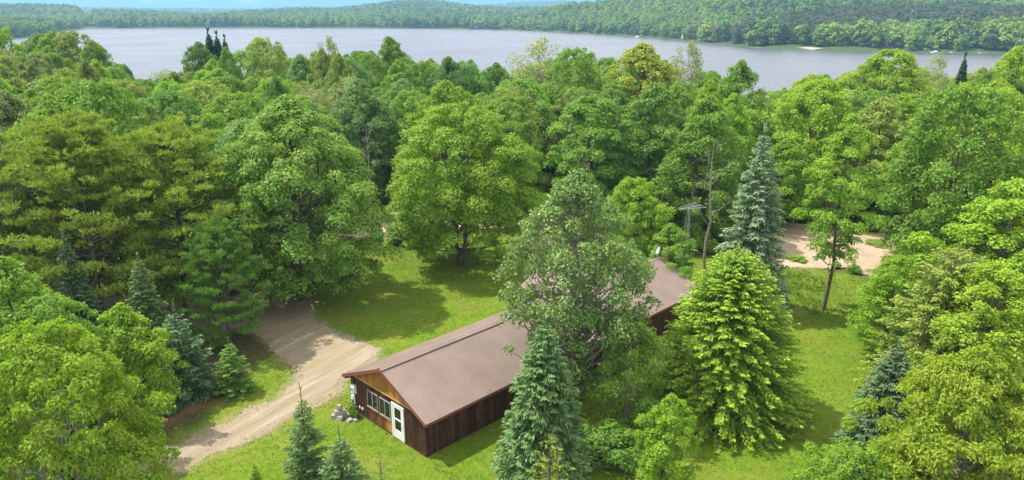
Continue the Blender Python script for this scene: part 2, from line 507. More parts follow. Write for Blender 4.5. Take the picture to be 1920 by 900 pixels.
PROF = {
 'round': lambda u: np.sqrt(np.clip(1-((u-.42)/.60)**2, 0.02, 1)),
 'maple': lambda u: np.where(u < .3, .62+.38*np.sin(u/.3*np.pi/2), np.cos((u-.3)/.7*np.pi/2)**.62),
 'tall':  lambda u: np.where(u < .4, .55+.45*u/.4, np.cos((u-.4)/.6*np.pi/2)**.7),
 'oval':  lambda u: np.sin(np.clip(u*.93+.05, 0, 1)*np.pi)**.6,
}
def broadleaf(seed, H, Rr, base, nc, nl, ll, lw, prof='round', droop=.3, flat=.6, cs=(.17, .30), multi=1, jit=.6, limbs=34, up=.35, inner=.45, lean=0.0, trunk_r=None, cd=None, lumpy=1.0):
    g = np.random.default_rng(seed)
    hb = H*base; Hc = H-hb
    u = (np.arange(nc)+g.random(nc))/nc
    u = u**.92
    th = g.random(nc)*2*np.pi
    ph = g.random(4)*6.28
    lump = (1+.15*np.sin(2*th+ph[0])+.14*np.sin(3*th+ph[1]+u*6)+.13*np.sin(5*th+ph[2]-u*9))*(.84+.32*g.random(nc))
    lump = 1+(lump-1)*lumpy
    E = Rr*PROF[prof](u)*lump
    rad = E*(inner+(1-inner)*np.sqrt(g.random(nc)))
    rc = Rr*(cs[0]+(cs[1]-cs[0])*g.random(nc))*(.65+.35*PROF[prof](u))
    rad = np.maximum(rad-rc*.6, 0)
    C = np.stack([np.cos(th)*rad, np.sin(th)*rad, hb+u*(Hc-rc*.5)], 1)
    C[:, 0] += lean*C[:, 2]
    wt = rc**2; wt /= wt.sum()
    idx = g.choice(nc, nl, p=wt)
    d = unit(g.normal(size=(nl, 3)))
    d[:, 2] = np.where(d[:, 2] < -.45, -d[:, 2], d[:, 2])
    outw = unit(C*np.array([1, 1, 0])+1e-6)[idx]
    sh = .55+.5*g.random(nl)**.6
    off = d*sh[:, None]*rc[idx][:, None]
    off[:, 2] *= flat
    off[:, 2] -= (droop if cd is None else cd)*.5*np.einsum('ij,ij->i', off, outw)
    pos = C[idx]+off+g.normal(size=(nl, 3))*rc[idx][:, None]*.10
    nr = unit(d*.8+UP*up+outw*.15+g.normal(size=(nl, 3))*jit*.55)
    ax = unit(np.cross(nr, g.normal(size=(nl, 3))))+outw*.35-UP*droop
    tint = np.clip(.5+.28*g.normal(size=nl)+(g.random(nc)-.5)[idx]*.5, 0, 1)
    s = (.75+.5*g.random(nl))
    cm = leaves('crown', pos, ax, nr, ll*s, lw*s, tint)
    tb = TB()
    tr = trunk_r or (.018*H+.05)
    for q in range(multi):
        a = q*2.1+g.random()*.5; sp = .0 if multi == 1 else .10*Rr
        top = np.array([math.cos(a)*sp*3+lean*H*.8, math.sin(a)*sp*3, hb+Hc*.75])
        k = np.linspace(0, 1, 7)[:, None]
        pts = np.array([math.cos(a)*sp*.6, math.sin(a)*sp*.6, -.3])*(1-k)+top*k
        pts[1:-1, :2] += g.normal(size=(5, 2))*.012*H
        tb.add(pts, tr*(1-.82*k[:, 0])/(1 if multi == 1 else 1.4), 7)
    sel = g.choice(nc, min(nc, limbs), replace=False)
    for i in sel:
        c = C[i]
        hs = max(hb*.7, c[2]-math.hypot(c[0], c[1])*(.55+.5*g.random()))
        s0 = np.array([lean*hs, 0, hs])
        mid = s0*.45+c*.55+np.array([0, 0, -.08*Rr])+g.normal(size=3)*.07*Rr
        q1 = s0*.75+mid*.25+g.normal(size=3)*.02*Rr; q2 = mid*.5+c*.5+np.array([0, 0, .03*Rr])+g.normal(size=3)*.03*Rr
        r0 = tr*.34*(1-.6*c[2]/H)
        tb.add(np.array([s0, q1, mid, q2, c]), np.array([r0, r0*.8, r0*.55, r0*.35, r0*.12]), 4)
    return dict(crown=cm, trunk=tb.mesh('trunk'), H=H, R=Rr)

def conifer(seed, H, Rr, levels, nb, tw, tl, twd, droop=.25, base=.04, power=.85, upt=.25, sub=3, leader=.05, gap=.0, flatn=.5, rag=.15):
    g = np.random.default_rng(seed)
    P0 = []; AX = []; NR = []; LL = []; TI = []
    tb = TB()
    k = np.linspace(0, 1, 6)[:, None]
    tb.add(np.array([[0, 0, -.3]])*(1-k)+np.array([[0, 0, H*.98]])*k, (.015*H+.03)*(1-.93*k[:, 0]), 6)
    for lv in range(levels):
        f = (lv+g.random()*.8)/levels
        z = H*(base+(1-base-leader)*f)
        Lb0 = Rr*(1-f)**power*(1+.0*f)+.05*Rr
        n = max(4, int(nb*(.55+.45*(1-f))+g.random()))
        a0 = g.random()*6.28
        for b in range(n):
            if g.random() < gap: continue
            a = a0+b*6.283/n+g.normal()*.18
            Lb = Lb0*(1-rag+2*rag*g.random())
            D = np.array([math.cos(a), math.sin(a), 0]); S = np.array([-D[1], D[0], 0])
            pit = upt*(f*1.6-.35)-droop*(1-f)*.5
            m = max(3, int(tw*Lb/Rr)+2)
            s = (np.arange(m)+.6*g.random(m))/m
            s = .12+.88*s
            cz = pit*s*Lb-droop*Lb*s*s*.5+.10*Lb*s**4
            bp = np.array([0, 0, z])+D*(s*Lb)[:, None]+UP*cz[:, None]
            if b % 2 == 0 or Lb > .35*Rr:
                tb.add(np.array([[0, 0, z], bp[m//2], bp[-1]]), np.array([.012, .008, .002])*H*.12+.004, 3)
            for side in (-1, 1):
                for q in range(sub):
                    l = tl*(.35+.75*np.sin(np.clip(s*1.05, 0, 1)*np.pi*.82+.25))*(.7+.6*g.random(m))*min(1, .35+Lb/Rr)
                    ang = (.55+.55*g.random(m))*(1-.35*s)
                    dirv = D*np.cos(ang)[:, None]+S*(side*np.sin(ang))[:, None]-UP*(droop*.7+.45*g.random(m)*droop+.1*g.normal(size=m))[:, None]
                    root = bp+dirv*(l*q/sub*.8)[:, None]+g.normal(size=(m, 3))*.03*tl
                    P0.append(root); AX.append(dirv+g.normal(size=(m, 3))*.22)
                    NR.append(unit(UP*(flatn)+D*.3+g.normal(size=(m, 3))*.55))
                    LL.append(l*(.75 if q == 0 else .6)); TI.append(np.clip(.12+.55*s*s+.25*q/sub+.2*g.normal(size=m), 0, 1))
            # tip spray
            tip = bp[-1]
            P0.append(np.repeat(tip[None], 3, 0)); AX.append(D+np.array([S*.4, -S*.4, UP*.0])-UP*droop*.5)
            NR.append(np.repeat(UP[None], 3, 0)+g.normal(size=(3, 3))*.4); LL.append(np.full(3, tl*.7*min(1, .4+Lb/Rr))); TI.append(np.full(3, .68))
    # leader shoots
    n = 14
    zz = H*(1-leader*1.2*g.random(n)); aa = g.random(n)*6.28
    P0.append(np.stack([0*zz, 0*zz, zz-.05*H*leader], 1)); AX.append(np.stack([np.cos(aa)*.5, np.sin(aa)*.5, np.full(n, .9)], 1)); NR.append(g.normal(size=(n, 3))); LL.append(np.full(n, tl*.55)); TI.append(np.full(n, .7))
    pos = np.concatenate(P0); L = np.concatenate(LL)
    cm = leaves('crown', pos, np.concatenate(AX), np.concatenate(NR), L, np.minimum(L*.42, twd*(.8+.4*g.random(len(L)))), np.concatenate(TI), .06)
    return dict(crown=cm, trunk=tb.mesh('trunk'), H=H, R=Rr)

def pine(seed, H, Rr, nbr, npl, per):
    g = np.random.default_rng(seed)
    tb = TB()
    k = np.linspace(0, 1, 9)[:, None]
    tp = np.array([[0, 0, -.3]])*(1-k)+np.array([[.3, .1, H*.95]])*k
    tp[1:-1, :2] += g.normal(size=(7, 2))*.09
    tb.add(tp, .24*(1-.9*k[:, 0]), 7)
    P0 = []; AX = []; NR = []; TI = []; LL = []
    for b in range(nbr):
        f = (b+g.random())/nbr
        z = H*(.12+.82*f**.9)
        env = .8+.2*math.sin(f/.35*math.pi/2) if f < .35 else 1-.80*((f-.35)/.65)**1.15
        Lb = Rr*env*(.65+.5*g.random())+.4
        a = b*2.4+g.normal()*.4
        D = np.array([math.cos(a), math.sin(a), 0]); S = np.array([-D[1], D[0], 0])
        rise = -.06+.85*f+.12*g.normal()
        ks = np.linspace(0, 1, 5)
        bp = np.array([[.3*z/H, .1*z/H, z]])+D*(ks*Lb)[:, None]+UP*(ks*Lb*rise+.12*Lb*ks**2)[:, None]
        tb.add(bp, .055*(1-.85*ks)+.006, 4)
        for j in range(npl):
            s = .35+.7*g.random()
            c = np.array([.3*z/H, .1*z/H, z])+D*s*Lb+UP*(s*Lb*rise+.12*Lb*s*s)+S*g.normal()*.22*Lb*s+UP*g.normal()*.10
            rr = (.36+.34*g.random())*(.6+.4*Lb/Rr)
            d = unit(g.normal(size=(per, 3))*np.array([1, 1, .45]))
            d[:, 2] = np.abs(d[:, 2])*np.where(g.random(per) < .85, 1, -1)
            pp = c+d*rr*np.array([1.0, 1.0, .62])*(g.random(per)**.5)[:, None]
            # tufts: several needles per tuft
            for q in range(4):
                P0.append(pp); AX.append(d*.6+UP*.9+D*.25+g.normal(size=(per, 3))*.55); NR.append(g.normal(size=(per, 3)))
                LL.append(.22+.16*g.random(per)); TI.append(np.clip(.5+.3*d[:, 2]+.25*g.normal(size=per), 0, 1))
    pos = np.concatenate(P0); L = np.concatenate(LL)
    cm = leaves('crown', pos, np.concatenate(AX), np.concatenate(NR), L, .075, np.concatenate(TI), .05)
    return dict(crown=cm, trunk=tb.mesh('trunk'), H=H, R=Rr)

def bare(seed, H, Rr, depth=4, n0=7):
    g = np.random.default_rng(seed)
    tb = TB()
    k = np.linspace(0, 1, 8)[:, None]
    tp = np.array([[0, 0, -.3]])*(1-k)+np.array([[.2, 0, H*.92]])*k
    tp[1:-1, :2] += g.normal(size=(6, 2))*.12
    tb.add(tp, (.012*H+.02)*(1-.85*k[:, 0]), 6)
    def grow(p, d, L, r, dep):
        q = p+d*L*.5+g.normal(size=3)*L*.06; e = q+unit(d+np.array([0, 0, .18])+g.normal(size=3)*.2)*L*.5
        tb.add(np.array([p, q, e]), np.array([r, r*.75, r*.45]), 4)
        if dep == 0: return
        for _ in range(3 if dep > 1 else 4):
            f = .35+.65*g.random()
            s = p+(e-p)*f
            grow(s, unit(d+g.normal(size=3)*.6+np.array([0, 0, .1])), L*(.45+.25*g.random()), r*.5, dep-1)
    for i in range(n0):
        f = .38+.6*i/n0; a = i*2.4
        p = np.array([.2*f, 0, H*.92*f])
        grow(p, unit(np.array([math.cos(a), math.sin(a), .9])), Rr*(1.25-.6*f), .035*(1.2-f)+.012, depth-1)
    return dict(trunk=tb.mesh('trunk'), crown=None, H=H, R=Rr)

PROTO = {
 'broad':  [broadleaf(20+i, 14, 4.6, b, nc, 30000, .225, .165, pf, dr, fl, (.075, .20), jit=.9) for i, (b, nc, pf, dr, fl) in enumerate([
            (.15, 230, 'round', .15, .75), (.13, 270, 'tall', .1, .85), (.16, 190, 'round', .25, .65), (.10, 250, 'maple', .2, .7), (.18, 180, 'oval', .1, .9), (.12, 300, 'maple', .15, .75)])],
 'maple':  [broadleaf(40, 16, 7, .10, 380, 72000, .20, .165, 'maple', .4, .6, (.07, .15), 3, limbs=90, lumpy=.45), broadleaf(41, 14.4, 6.8, .13, 360, 68000, .20, .165, 'round', .3, .65, (.07, .16), 2, limbs=80, lumpy=.45)],
 'ash':    [broadleaf(50, 11, 4.1, .12, 330, 72000, .20, .075, 'round', .6, .85, (.07, .15), 3, jit=1.2, limbs=110, cd=.1, lumpy=.5, trunk_r=.16), broadleaf(51, 9.6, 4, .10, 330, 72000, .20, .075, 'tall', .6, .85, (.07, .15), 2, jit=1.2, limbs=110, cd=.1, lumpy=.5, trunk_r=.16)],
 'young':  [broadleaf(60, 6.5, 2.3, .05, 150, 18000, .16, .10, 'tall', .3, .85, (.10, .22), 2, jit=1.1, limbs=40)],
 'poplar': [broadleaf(70, 14, 4.9, .14, 280, 34000, .17, .14, 'tall', .2, .85, (.08, .16), 1, jit=1.2, limbs=280, inner=.3, lumpy=.5), broadleaf(71, 8, 3, .08, 120, 13000, .16, .13, 'round', .25, .75, (.14, .24), 2, jit=1.1, limbs=60)],
 'slender':[broadleaf(80, 15, 3.2, .27, 120, 14000, .20, .145, 'tall', .2, .55, (.10, .24), 1, limbs=70, lean=.02, trunk_r=.17)],
 'sparse': [broadleaf(90, 14, 4.4, .2, 90, 5200, .26, .17, 'oval', .1, .9, (.16, .3), 1, jit=1.1, limbs=85), broadleaf(91, 14, 4.4, .2, 110, 6000, .26, .17, 'round', .1, .9, (.14, .26), 2, jit=1.1, limbs=100)],
 'shrub':  [broadleaf(95, 2, 1.4, .02, 50, 5200, .17, .12, 'round', .2, .8, (.22, .36), 3, limbs=20)],
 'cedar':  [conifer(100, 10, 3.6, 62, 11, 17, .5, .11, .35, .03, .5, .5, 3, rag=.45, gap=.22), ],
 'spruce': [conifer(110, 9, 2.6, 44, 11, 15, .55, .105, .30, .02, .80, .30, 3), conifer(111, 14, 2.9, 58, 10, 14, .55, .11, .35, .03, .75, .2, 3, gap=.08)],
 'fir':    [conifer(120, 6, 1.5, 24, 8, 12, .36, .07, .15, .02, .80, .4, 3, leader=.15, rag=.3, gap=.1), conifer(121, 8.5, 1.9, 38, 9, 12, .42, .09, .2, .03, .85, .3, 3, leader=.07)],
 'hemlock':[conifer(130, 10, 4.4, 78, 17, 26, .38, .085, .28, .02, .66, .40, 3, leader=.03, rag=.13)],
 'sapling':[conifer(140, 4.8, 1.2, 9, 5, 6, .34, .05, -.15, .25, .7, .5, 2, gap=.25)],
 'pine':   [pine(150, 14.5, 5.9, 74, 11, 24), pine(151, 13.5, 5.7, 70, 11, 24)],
 'spire':  [conifer(115, 20, 2.2, 110, 9, 6, 1.3, .55, .6, .1, .9, .1, 2)],
 'bare':   [bare(160, 14, 3.2), bare(161, 12.8, 2.2)],
}

# ------------------------------------------------------------------ house
HO = empty("house", (-4.39, 32.68, 0), .786)
tag(HO, 'long low brown wooden house with taupe metal roof and orange cedar gable', 'house')
HL, HW, EZ, RZ, OH, GO = 25.5, 6.83, 2.28, 3.89, .36, .30
def woodmat(name, c1, c2, c3, streak=.5):
    m, t, o = mat(name)
    ob = N(t, 'ShaderNodeObjectInfo')
    off = N(t, 'ShaderNodeVectorMath', operation='ADD')
    sc = N(t, 'ShaderNodeVectorMath', operation='SCALE'); sc.inputs['Scale'].default_value = 37.0
    cb = N(t, 'ShaderNodeCombineXYZ')
    for k in 'XYZ': t.links.new(ob.outputs['Random'], cb.inputs[k])
    t.links.new(cb.outputs['Vector'], sc.inputs[0])
    t.links.new(lpos(t), off.inputs[0]); t.links.new(sc.outputs['Vector'], off.inputs[1])
    f = noise(t, 3.0, 5, .65, scaled(t, off.outputs['Vector'], (7, 7, .55)))
    c = ramp(t, f, [(.30, c1), (.5, c2), (.72, c3)])
    h = N(t, 'ShaderNodeHueSaturation')
    q = N(t, 'ShaderNodeMapRange'); q.inputs['To Min'].default_value = .65; q.inputs['To Max'].default_value = 1.4
    t.links.new(ob.outputs['Random'], q.inputs['Value']); t.links.new(q.outputs['Result'], h.inputs['Value']); t.links.new(c, h.inputs['Color'])
    prin(t, o, h.outputs['Color'], .75, bump(t, f, .4, .01), .25)
    return m
DARKWOOD = woodmat('dark_stained_board', (.022, .011, .008), (.050, .022, .014), (.150, .062, .030))
WARMWOOD = woodmat('worn_board', (.060, .022, .010), (.160, .062, .020), (.300, .120, .040))
CEDAR = woodmat('cedar_board', (.260, .110, .026), (.420, .200, .045), (.540, .290, .085))
TRIM = plain('trim_wood', (.48, .30, .14), .7, .2, 5)
FASC = plain('fascia_red', (.200, .070, .060), .55, .15, 4)
WHITE = plain('white_paint', (.78, .79, .78), .45, .06, 5)
FRAMEW = plain('window_frame_paint', (.27, .24, .20), .6, .2, 6)
GREYM = plain('grey_metal', (.45, .46, .47), .4, .1, 8, .5, .6)
m, t, o = mat('window_glass')
prin(t, o, (.012, .016, .016), .06, None, .6)
GLASS = m
m, t, o = mat('roof_metal')
P = lpos(t)
f = noise(t, .7, 4, .6, wpos(t)); f2 = noise(t, 9, 3, .6, wpos(t))
c = ramp(t, f, [(.25, (.165, .120, .098)), (.5, (.200, .149, .123)), (.75, (.228, .172, .144))])
c = mixc(t, ramp(t, f2, [(.55, (0, 0, 0)), (.72, (.35, .35, .35))]), c, (.12, .095, .07))
ob = N(t, 'ShaderNodeObjectInfo')
h = N(t, 'ShaderNodeHueSaturation')
q = N(t, 'ShaderNodeMapRange'); q.inputs['To Min'].default_value = .95; q.inputs['To Max'].default_value = 1.05
t.links.new(ob.outputs['Random'], q.inputs['Value']); t.links.new(q.outputs['Result'], h.inputs['Value']); t.links.new(c, h.inputs['Color'])
prin(t, o, h.outputs['Color'], .48, None, .4)
ROOFM = m
DECK = plain('roof_deck', (.10, .07, .05), .8, .15, 3)

BW = .205
def board_mesh(h, wd=BW-.012, th=.024, bev=.005):
    # board standing on its lower end, front face towards -Y
    V = []; F = []
    for z in (0, h):
        V += [(0, th, z), (wd, th, z), (wd, bev, z), (wd-bev, 0, z), (bev, 0, z), (0, bev, z)]
    for i in range(6): F.append((i, (i+1) % 6, 6+(i+1) % 6, 6+i))
    F += [tuple(range(5, -1, -1)), tuple(range(6, 12))]
    return pymesh('board', V, [f[::-1] for f in F][:6]+F[6:])
BMC = {}
def board(parent, wallrot, along, z0, h, mt):
    """wallrot 'front': on x=0 facing -X, along = y ; 'side': on y=0 facing -Y, along = x"""
    key = (round(h, 2), mt.name)
    if key not in BMC:
        BMC[key] = board_mesh(h); BMC[key].materials.append(mt)
    o = obj('board', BMC[key], None, parent)
    if wallrot == 'side': o.location = (along, -.026, z0)
    else: o.location = (-.026, along+BW-.012, z0); o.rotation_euler = (0, 0, -math.pi/2)
    return o
# wall cores
wf = MB().box(0, .12, .004, HW-.004, 0, EZ+.02); 
b = len(wf.V)
wf.V += [(0, 0.004, EZ+.02), (0, HW-.004, EZ+.02), (0, HW/2, RZ-.16), (.12, .004, EZ+.02), (.12, HW-.004, EZ+.02), (.12, HW/2, RZ-.16)]
wf.F += [(b, b+2, b+1), (b+3, b+4, b+5), (b, b+3, b+5, b+2), (b+1, b+2, b+5, b+4)]
wallF = wf.build('gable_wall', DARKWOOD, HO)
wallS = MB().box(.13, HL, 0, .12, 0, EZ+.05).build('side_wall', DARKWOOD, HO)
MB().box(.13, HL, HW-.12, HW, 0, EZ+.05).build('rear_wall', DARKWOOD, HO)
we = MB().box(HL-.12, HL-.002, .13, HW-.13, 0, EZ+.02)
b = len(we.V)
we.V += [(HL-.12, .13, EZ+.02), (HL-.12, HW-.13, EZ+.02), (HL-.12, HW/2, RZ-.2), (HL-.002, .13, EZ+.02), (HL-.002, HW-.13, EZ+.02), (HL-.002, HW/2, RZ-.2)]
we.F += [(b, b+2, b+1), (b+3, b+4, b+5), (b, b+3, b+5, b+2), (b+1, b+2, b+5, b+4)]
we.build('end_wall', DARKWOOD, HO)
rb = random.Random(4)
WIN = [(4.16, 5.14), (2.98, 3.98)]; WZ = (.92, 1.93)
DOOR = (1.84, 2.80)
nfb = int(HW/BW)
for i in range(nfb+1):
    y0 = i*BW
    if y0+BW > HW+.02: break
    yc = y0+BW/2
    z0 = .10
    if DOOR[0]-.06 < yc < DOOR[1]+.06: spans = [(2.10, EZ)]
    elif any(a-.03 < yc < b_+.03 for a, b_ in WIN): spans = [(z0, WZ[0]-.03), (WZ[1]+.03, EZ)]
    else: spans = [(z0, EZ)]
    for (a, b_) in spans:
        mt = DARKWOOD
        if a == z0 and b_ < EZ:
            mt = CEDAR if yc < 3.4 else WARMWOOD
        board(wallF, 'front', y0, a, b_-a, mt)
    # gable boards
    top = EZ+(RZ-.20-EZ)*(1-abs(yc-HW/2)/(HW/2))
    if top-EZ > .12: board(wallF, 'front', y0, EZ+.06, round(top-EZ-.06, 2), CEDAR).location.x = -.040
MB().box(-.062, -.003, .05, HW-.05, EZ-.01, EZ+.055).build('trim_strip', TRIM, wallF)
MB().box(-.045, -.002, .0, HW, .0, .095).build('sill_board', DARKWOOD, wallF)
for i in range(int(HL/BW)):
    board(wallS, 'side', i*BW+.005, .08, EZ-.06, DARKWOOD)
MB().box(-.034, .03, -.034, .03, 0.02, EZ).build('corner_board', DARKWOOD, HO)
# windows
for (a, b_) in WIN:
    wfr = MB()
    z0, z1 = WZ
    wfr.box(-.075, -.004, a, a+.042, z0, z1).box(-.075, -.004, b_-.042, b_, z0, z1)
    wfr.box(-.075, -.004, a+.042, b_-.042, z1-.042, z1).box(-.10, -.004, a-.04, b_+.04, z0-.05, z0+.03)
    wfr.box(-.075, -.004, (a+b_)/2-.03, (a+b_)/2+.03, z0+.03, z1-.042)
    win = wfr.build('window', FRAMEW, HO)
    for (p, q) in ((a+.042, (a+b_)/2-.03), ((a+b_)/2+.03, b_-.042)):
        MB().box(-.040, -.010, p+.002, q-.002, z0+.032, z1-.044).build('pane', GLASS, win)
# storm door
d0, d1 = DOOR
dj = MB().box(-.085, -.004, d0-.05, d0+.05, .03, 2.10).box(-.085, -.004, d1-.05, d1+.05, .03, 2.10).box(-.085, -.004, d0+.05, d1-.05, 2.03, 2.10)
door = dj.build('door', WHITE, HO)
dl = MB()
dl.box(-.07, -.02, d0+.055, d0+.20, .05, 2.02).box(-.07, -.02, d1-.20, d1-.055, .05, 2.02)
for z0, z1 in ((.05, .55), (1.16, 1.25), (1.88, 2.02)): dl.box(-.07, -.02, d0+.20, d1-.20, z0, z1)
dl.build('door_leaf', WHITE, door)
for z0, z1 in ((.55, 1.16), (1.25, 1.88)): MB().box(-.05, -.03, d0+.20, d1-.20, z0, z1).build('pane', GLASS, door)
MB().tube([(-.07, d0+.12, 1.0), (-.13, d0+.12, 1.0), (-.13, d0+.12, 1.13), (-.07, d0+.12, 1.13)], .012).build('handle', GREYM, door)
# electric meter
mbx = MB()
y = 6.42
mbx.box(-.20, -.03, y-.17, y+.17, 1.22, 1.72)
met = mbx.build('meter_box', WHITE, HO)
MB().tube([(-.20, y, 1.52), (-.30, y, 1.52)], .085, 12).build('meter_dial', GREYM, met)
MB().tube([(-.09, y, 1.22), (-.09, y, .02)], .045, 8).build('conduit', WHITE, met)
MB().box(-.16, -.03, y+.08, y+.26, .78, 1.0).build('junction_box', WHITE, met)
for k in (5.72, 5.98): MB().box(-.075, -.03, k-.055, k+.055, .40, .53).build('outlet', WHITE, HO)

# roof
def panel_mesh(wd, ln):
    prof = []
    n = 4; s = wd/n
    for i in range(n):
        x = i*s
        prof += [(x, 0), (x+.012, .013), (x+.034, .013), (x+.046, 0)]
    prof.append((wd+.02, .003))
    V = [(x, 0, z) for x, z in prof]+[(x, ln, z) for x, z in prof]
    k = len(prof)
    F = [(i, i+1, k+i+1, k+i) for i in range(k-1)]
    return pymesh('roof_panel', V, F)
def slope(parent, x0, x1, ridge, eave, zr, ze, name='roof', axis='x', npan=.92):
    """one roof plane: ridge at cross coordinate 'ridge', eave at 'eave'"""
    run = abs(eave-ridge); ln = math.hypot(run, zr-ze)
    n = max(1, round((x1-x0)/npan)); wd = (x1-x0)/n
    sg = 1 if eave > ridge else -1
    th = .09
    if axis == 'x': Q = lambda a, c, z: (a, c, z)
    else: Q = lambda a, c, z: (c, a, z)
    deck = MB().hexa([Q(x0, ridge, zr-th), Q(x1, ridge, zr-th), Q(x1, eave, ze-th), Q(x0, eave, ze-th),
                      Q(x0, ridge, zr), Q(x1, ridge, zr), Q(x1, eave, ze), Q(x0, eave, ze)])
    rf = deck.build(name, DECK, parent)
    me = panel_mesh(wd, ln+.03); me.materials.append(ROOFM)
    for i in range(n):
        o = obj('roof_panel', me, None, rf)
        a = x0+i*wd
        ex = Vector(Q(1, 0, 0)); ey = (Vector(Q(0, sg*run, ze-zr))).normalized(); ez = ex.cross(ey)
        if ez.z < 0:
            ex = -ex; ez = -ez; a = a+wd
        M = Matrix((ex, ey, ez)).transposed().to_4x4()
        M.translation = Vector(Q(a, ridge, zr))+ez*.012
        o.matrix_local = M
    return rf
ov = EZ-(RZ-EZ)*OH/(HW/2)
slope(HO, -GO, HL+GO, HW/2, -OH, RZ, ov+.08)
slope(HO, -GO, HL+GO, HW/2, HW+OH, RZ, ov+.08)
# ridge cap, raised at the front stretch
def ridge_cap(x0, x1, y, z, hw, lift, mt, axis='x'):
    sl = (RZ-ov-.08)/(HW/2+OH)
    mb = MB()
    Q = (lambda a, c, zz: (a, c, zz)) if axis == 'x' else (lambda a, c, zz: (c, a, zz))
    for s in (-1, 1):
        mb.hexa([Q(x0, y, z+lift-.02), Q(x1, y, z+lift-.02), Q(x1, y+s*hw, z+lift-.02-hw*sl), Q(x0, y+s*hw, z+lift-.02-hw*sl),
                 Q(x0, y, z+lift), Q(x1, y, z+lift), Q(x1, y+s*hw, z+lift-hw*sl), Q(x0, y+s*hw, z+lift-hw*sl)])
    return mb.build('ridge_cap', mt, HO)
ridge_cap(-GO-.02, 8.7, HW/2, RZ, .21, .085, ROOFM)
GAPM = plain('ridge_gap', (.03, .02, .018), .9, .1)
for s in (-1, 1): MB().box(-GO, 8.65, HW/2+s*.19-.012, HW/2+s*.19+.012, RZ-.12, RZ-.045).build('closure_strip', GAPM, HO)
ridge_cap(8.75, HL+GO+.02, HW/2, RZ, .15, .045, ROOFM)
# fascia
sl = (RZ-ov-.08)/(HW/2+OH)
for xx in (-GO, HL+GO):
    e = -.03 if xx < 0 else .03
    for s, y1 in ((-1, -OH), (1, HW+OH)):
        MB().hexa([(xx, HW/2, RZ-.17), (xx+e, HW/2, RZ-.17), (xx+e, y1, ov-.09), (xx, y1, ov-.09),
                   (xx, HW/2, RZ+.035), (xx+e, HW/2, RZ+.035), (xx+e, y1, ov+.115), (xx, y1, ov+.115)]).build('fascia', FASC, HO)
for y1, e in ((-OH, -.025), (HW+OH, .025)):
    MB().box(-GO, HL+GO, min(y1, y1+e), max(y1, y1+e), ov-.09, ov+.07).build('fascia', FASC, HO)
for y0, y1 in ((-OH+.002, -.03), (HW+.003, HW+OH-.002)):
    MB().box(-GO+.003, HL+GO-.003, y0, y1, ov-.06, ov-.04).build('soffit', DECK, HO)
# rear cross wing
WX, WH, WE = 20.2, 3.5, 9.4
MB().box(WX-WH+.35, WX-WH+.45, HW+.01, WE, 0, EZ).box(WX+WH-.45, WX+WH-.35, HW+.01, WE, 0, EZ).build('wing_wall', DARKWOOD, HO)
wg = MB().box(WX-WH+.46, WX+WH-.46, WE-.11, WE-.01, 0, EZ)
b = len(wg.V)
wg.V += [(WX-WH+.46, WE-.11, EZ), (WX+WH-.46, WE-.11, EZ), (WX, WE-.11, RZ-.6), (WX-WH+.46, WE-.01, EZ), (WX+WH-.46, WE-.01, EZ), (WX, WE-.01, RZ-.6)]
wg.F += [(b, b+1, b+2), (b+3, b+5, b+4), (b, b+3, b+4, b+1)]
wg.build('wing_gable', CEDAR, HO)
slope(HO, HW/2+.2, WE+.35, WX, WX-WH, RZ-.30, ov+.05, 'wing_roof', 'y')
slope(HO, HW/2+.2, WE+.35, WX, WX+WH, RZ-.30, ov+.05, 'wing_roof', 'y')
MB().box(WX-WH-.025, WX-WH, HW+OH, WE+.35, ov-.10, ov+.06).build('fascia', FASC, HO)

hm = Matrix.Translation(HO.location) @ Matrix.Rotation(.786, 4, 'Z')
# satellite dish on the far ridge end
dish = empty('satellite_dish', hm @ Vector((HL-.1, HW/2, RZ+.03)))
tag(dish, 'small pale satellite dish on the far end of the roof ridge', 'satellite dish')
LG = plain('dish_grey', (.36, .38, .40), .45, .06)
MB().tube([(0, 0, 0), (0, 0, .32), (.02, -.02, .42)], .025, 8).build('mast', GREYM, dish)
V = []; F = []
dn = Vector((-.85, -.15, .35)).normalized(); dx = dn.cross(Vector((0, 0, 1))).normalized(); dyv = dx.cross(dn)
for i in range(5):
    for j in range(16):
        r = .27*i/4; a = j/16*6.283
        V.append(tuple(Vector((.05, -.02, .58))+dx*math.cos(a)*r+dyv*math.sin(a)*r*1.12+dn*(r*r*.9)))
for i in range(4):
    for j in range(16): F.append((i*16+j, i*16+(j+1) % 16, (i+1)*16+(j+1) % 16, (i+1)*16+j))
dd = obj('reflector', pymesh('reflector', V, F, True), LG, dish)
md = dd.modifiers.new('thick', 'SOLIDIFY'); md.thickness = .015
MB().tube([(0, -.02, .33), (-.25, -.06, .36), (-.46, -.10, .52)], .014, 6).build('feed_arm', GREYM, dish)
MB().tube([(-.42, -.09, .50), (-.54, -.11, .58)], .045, 8).build('feed_horn', WHITE, dish)

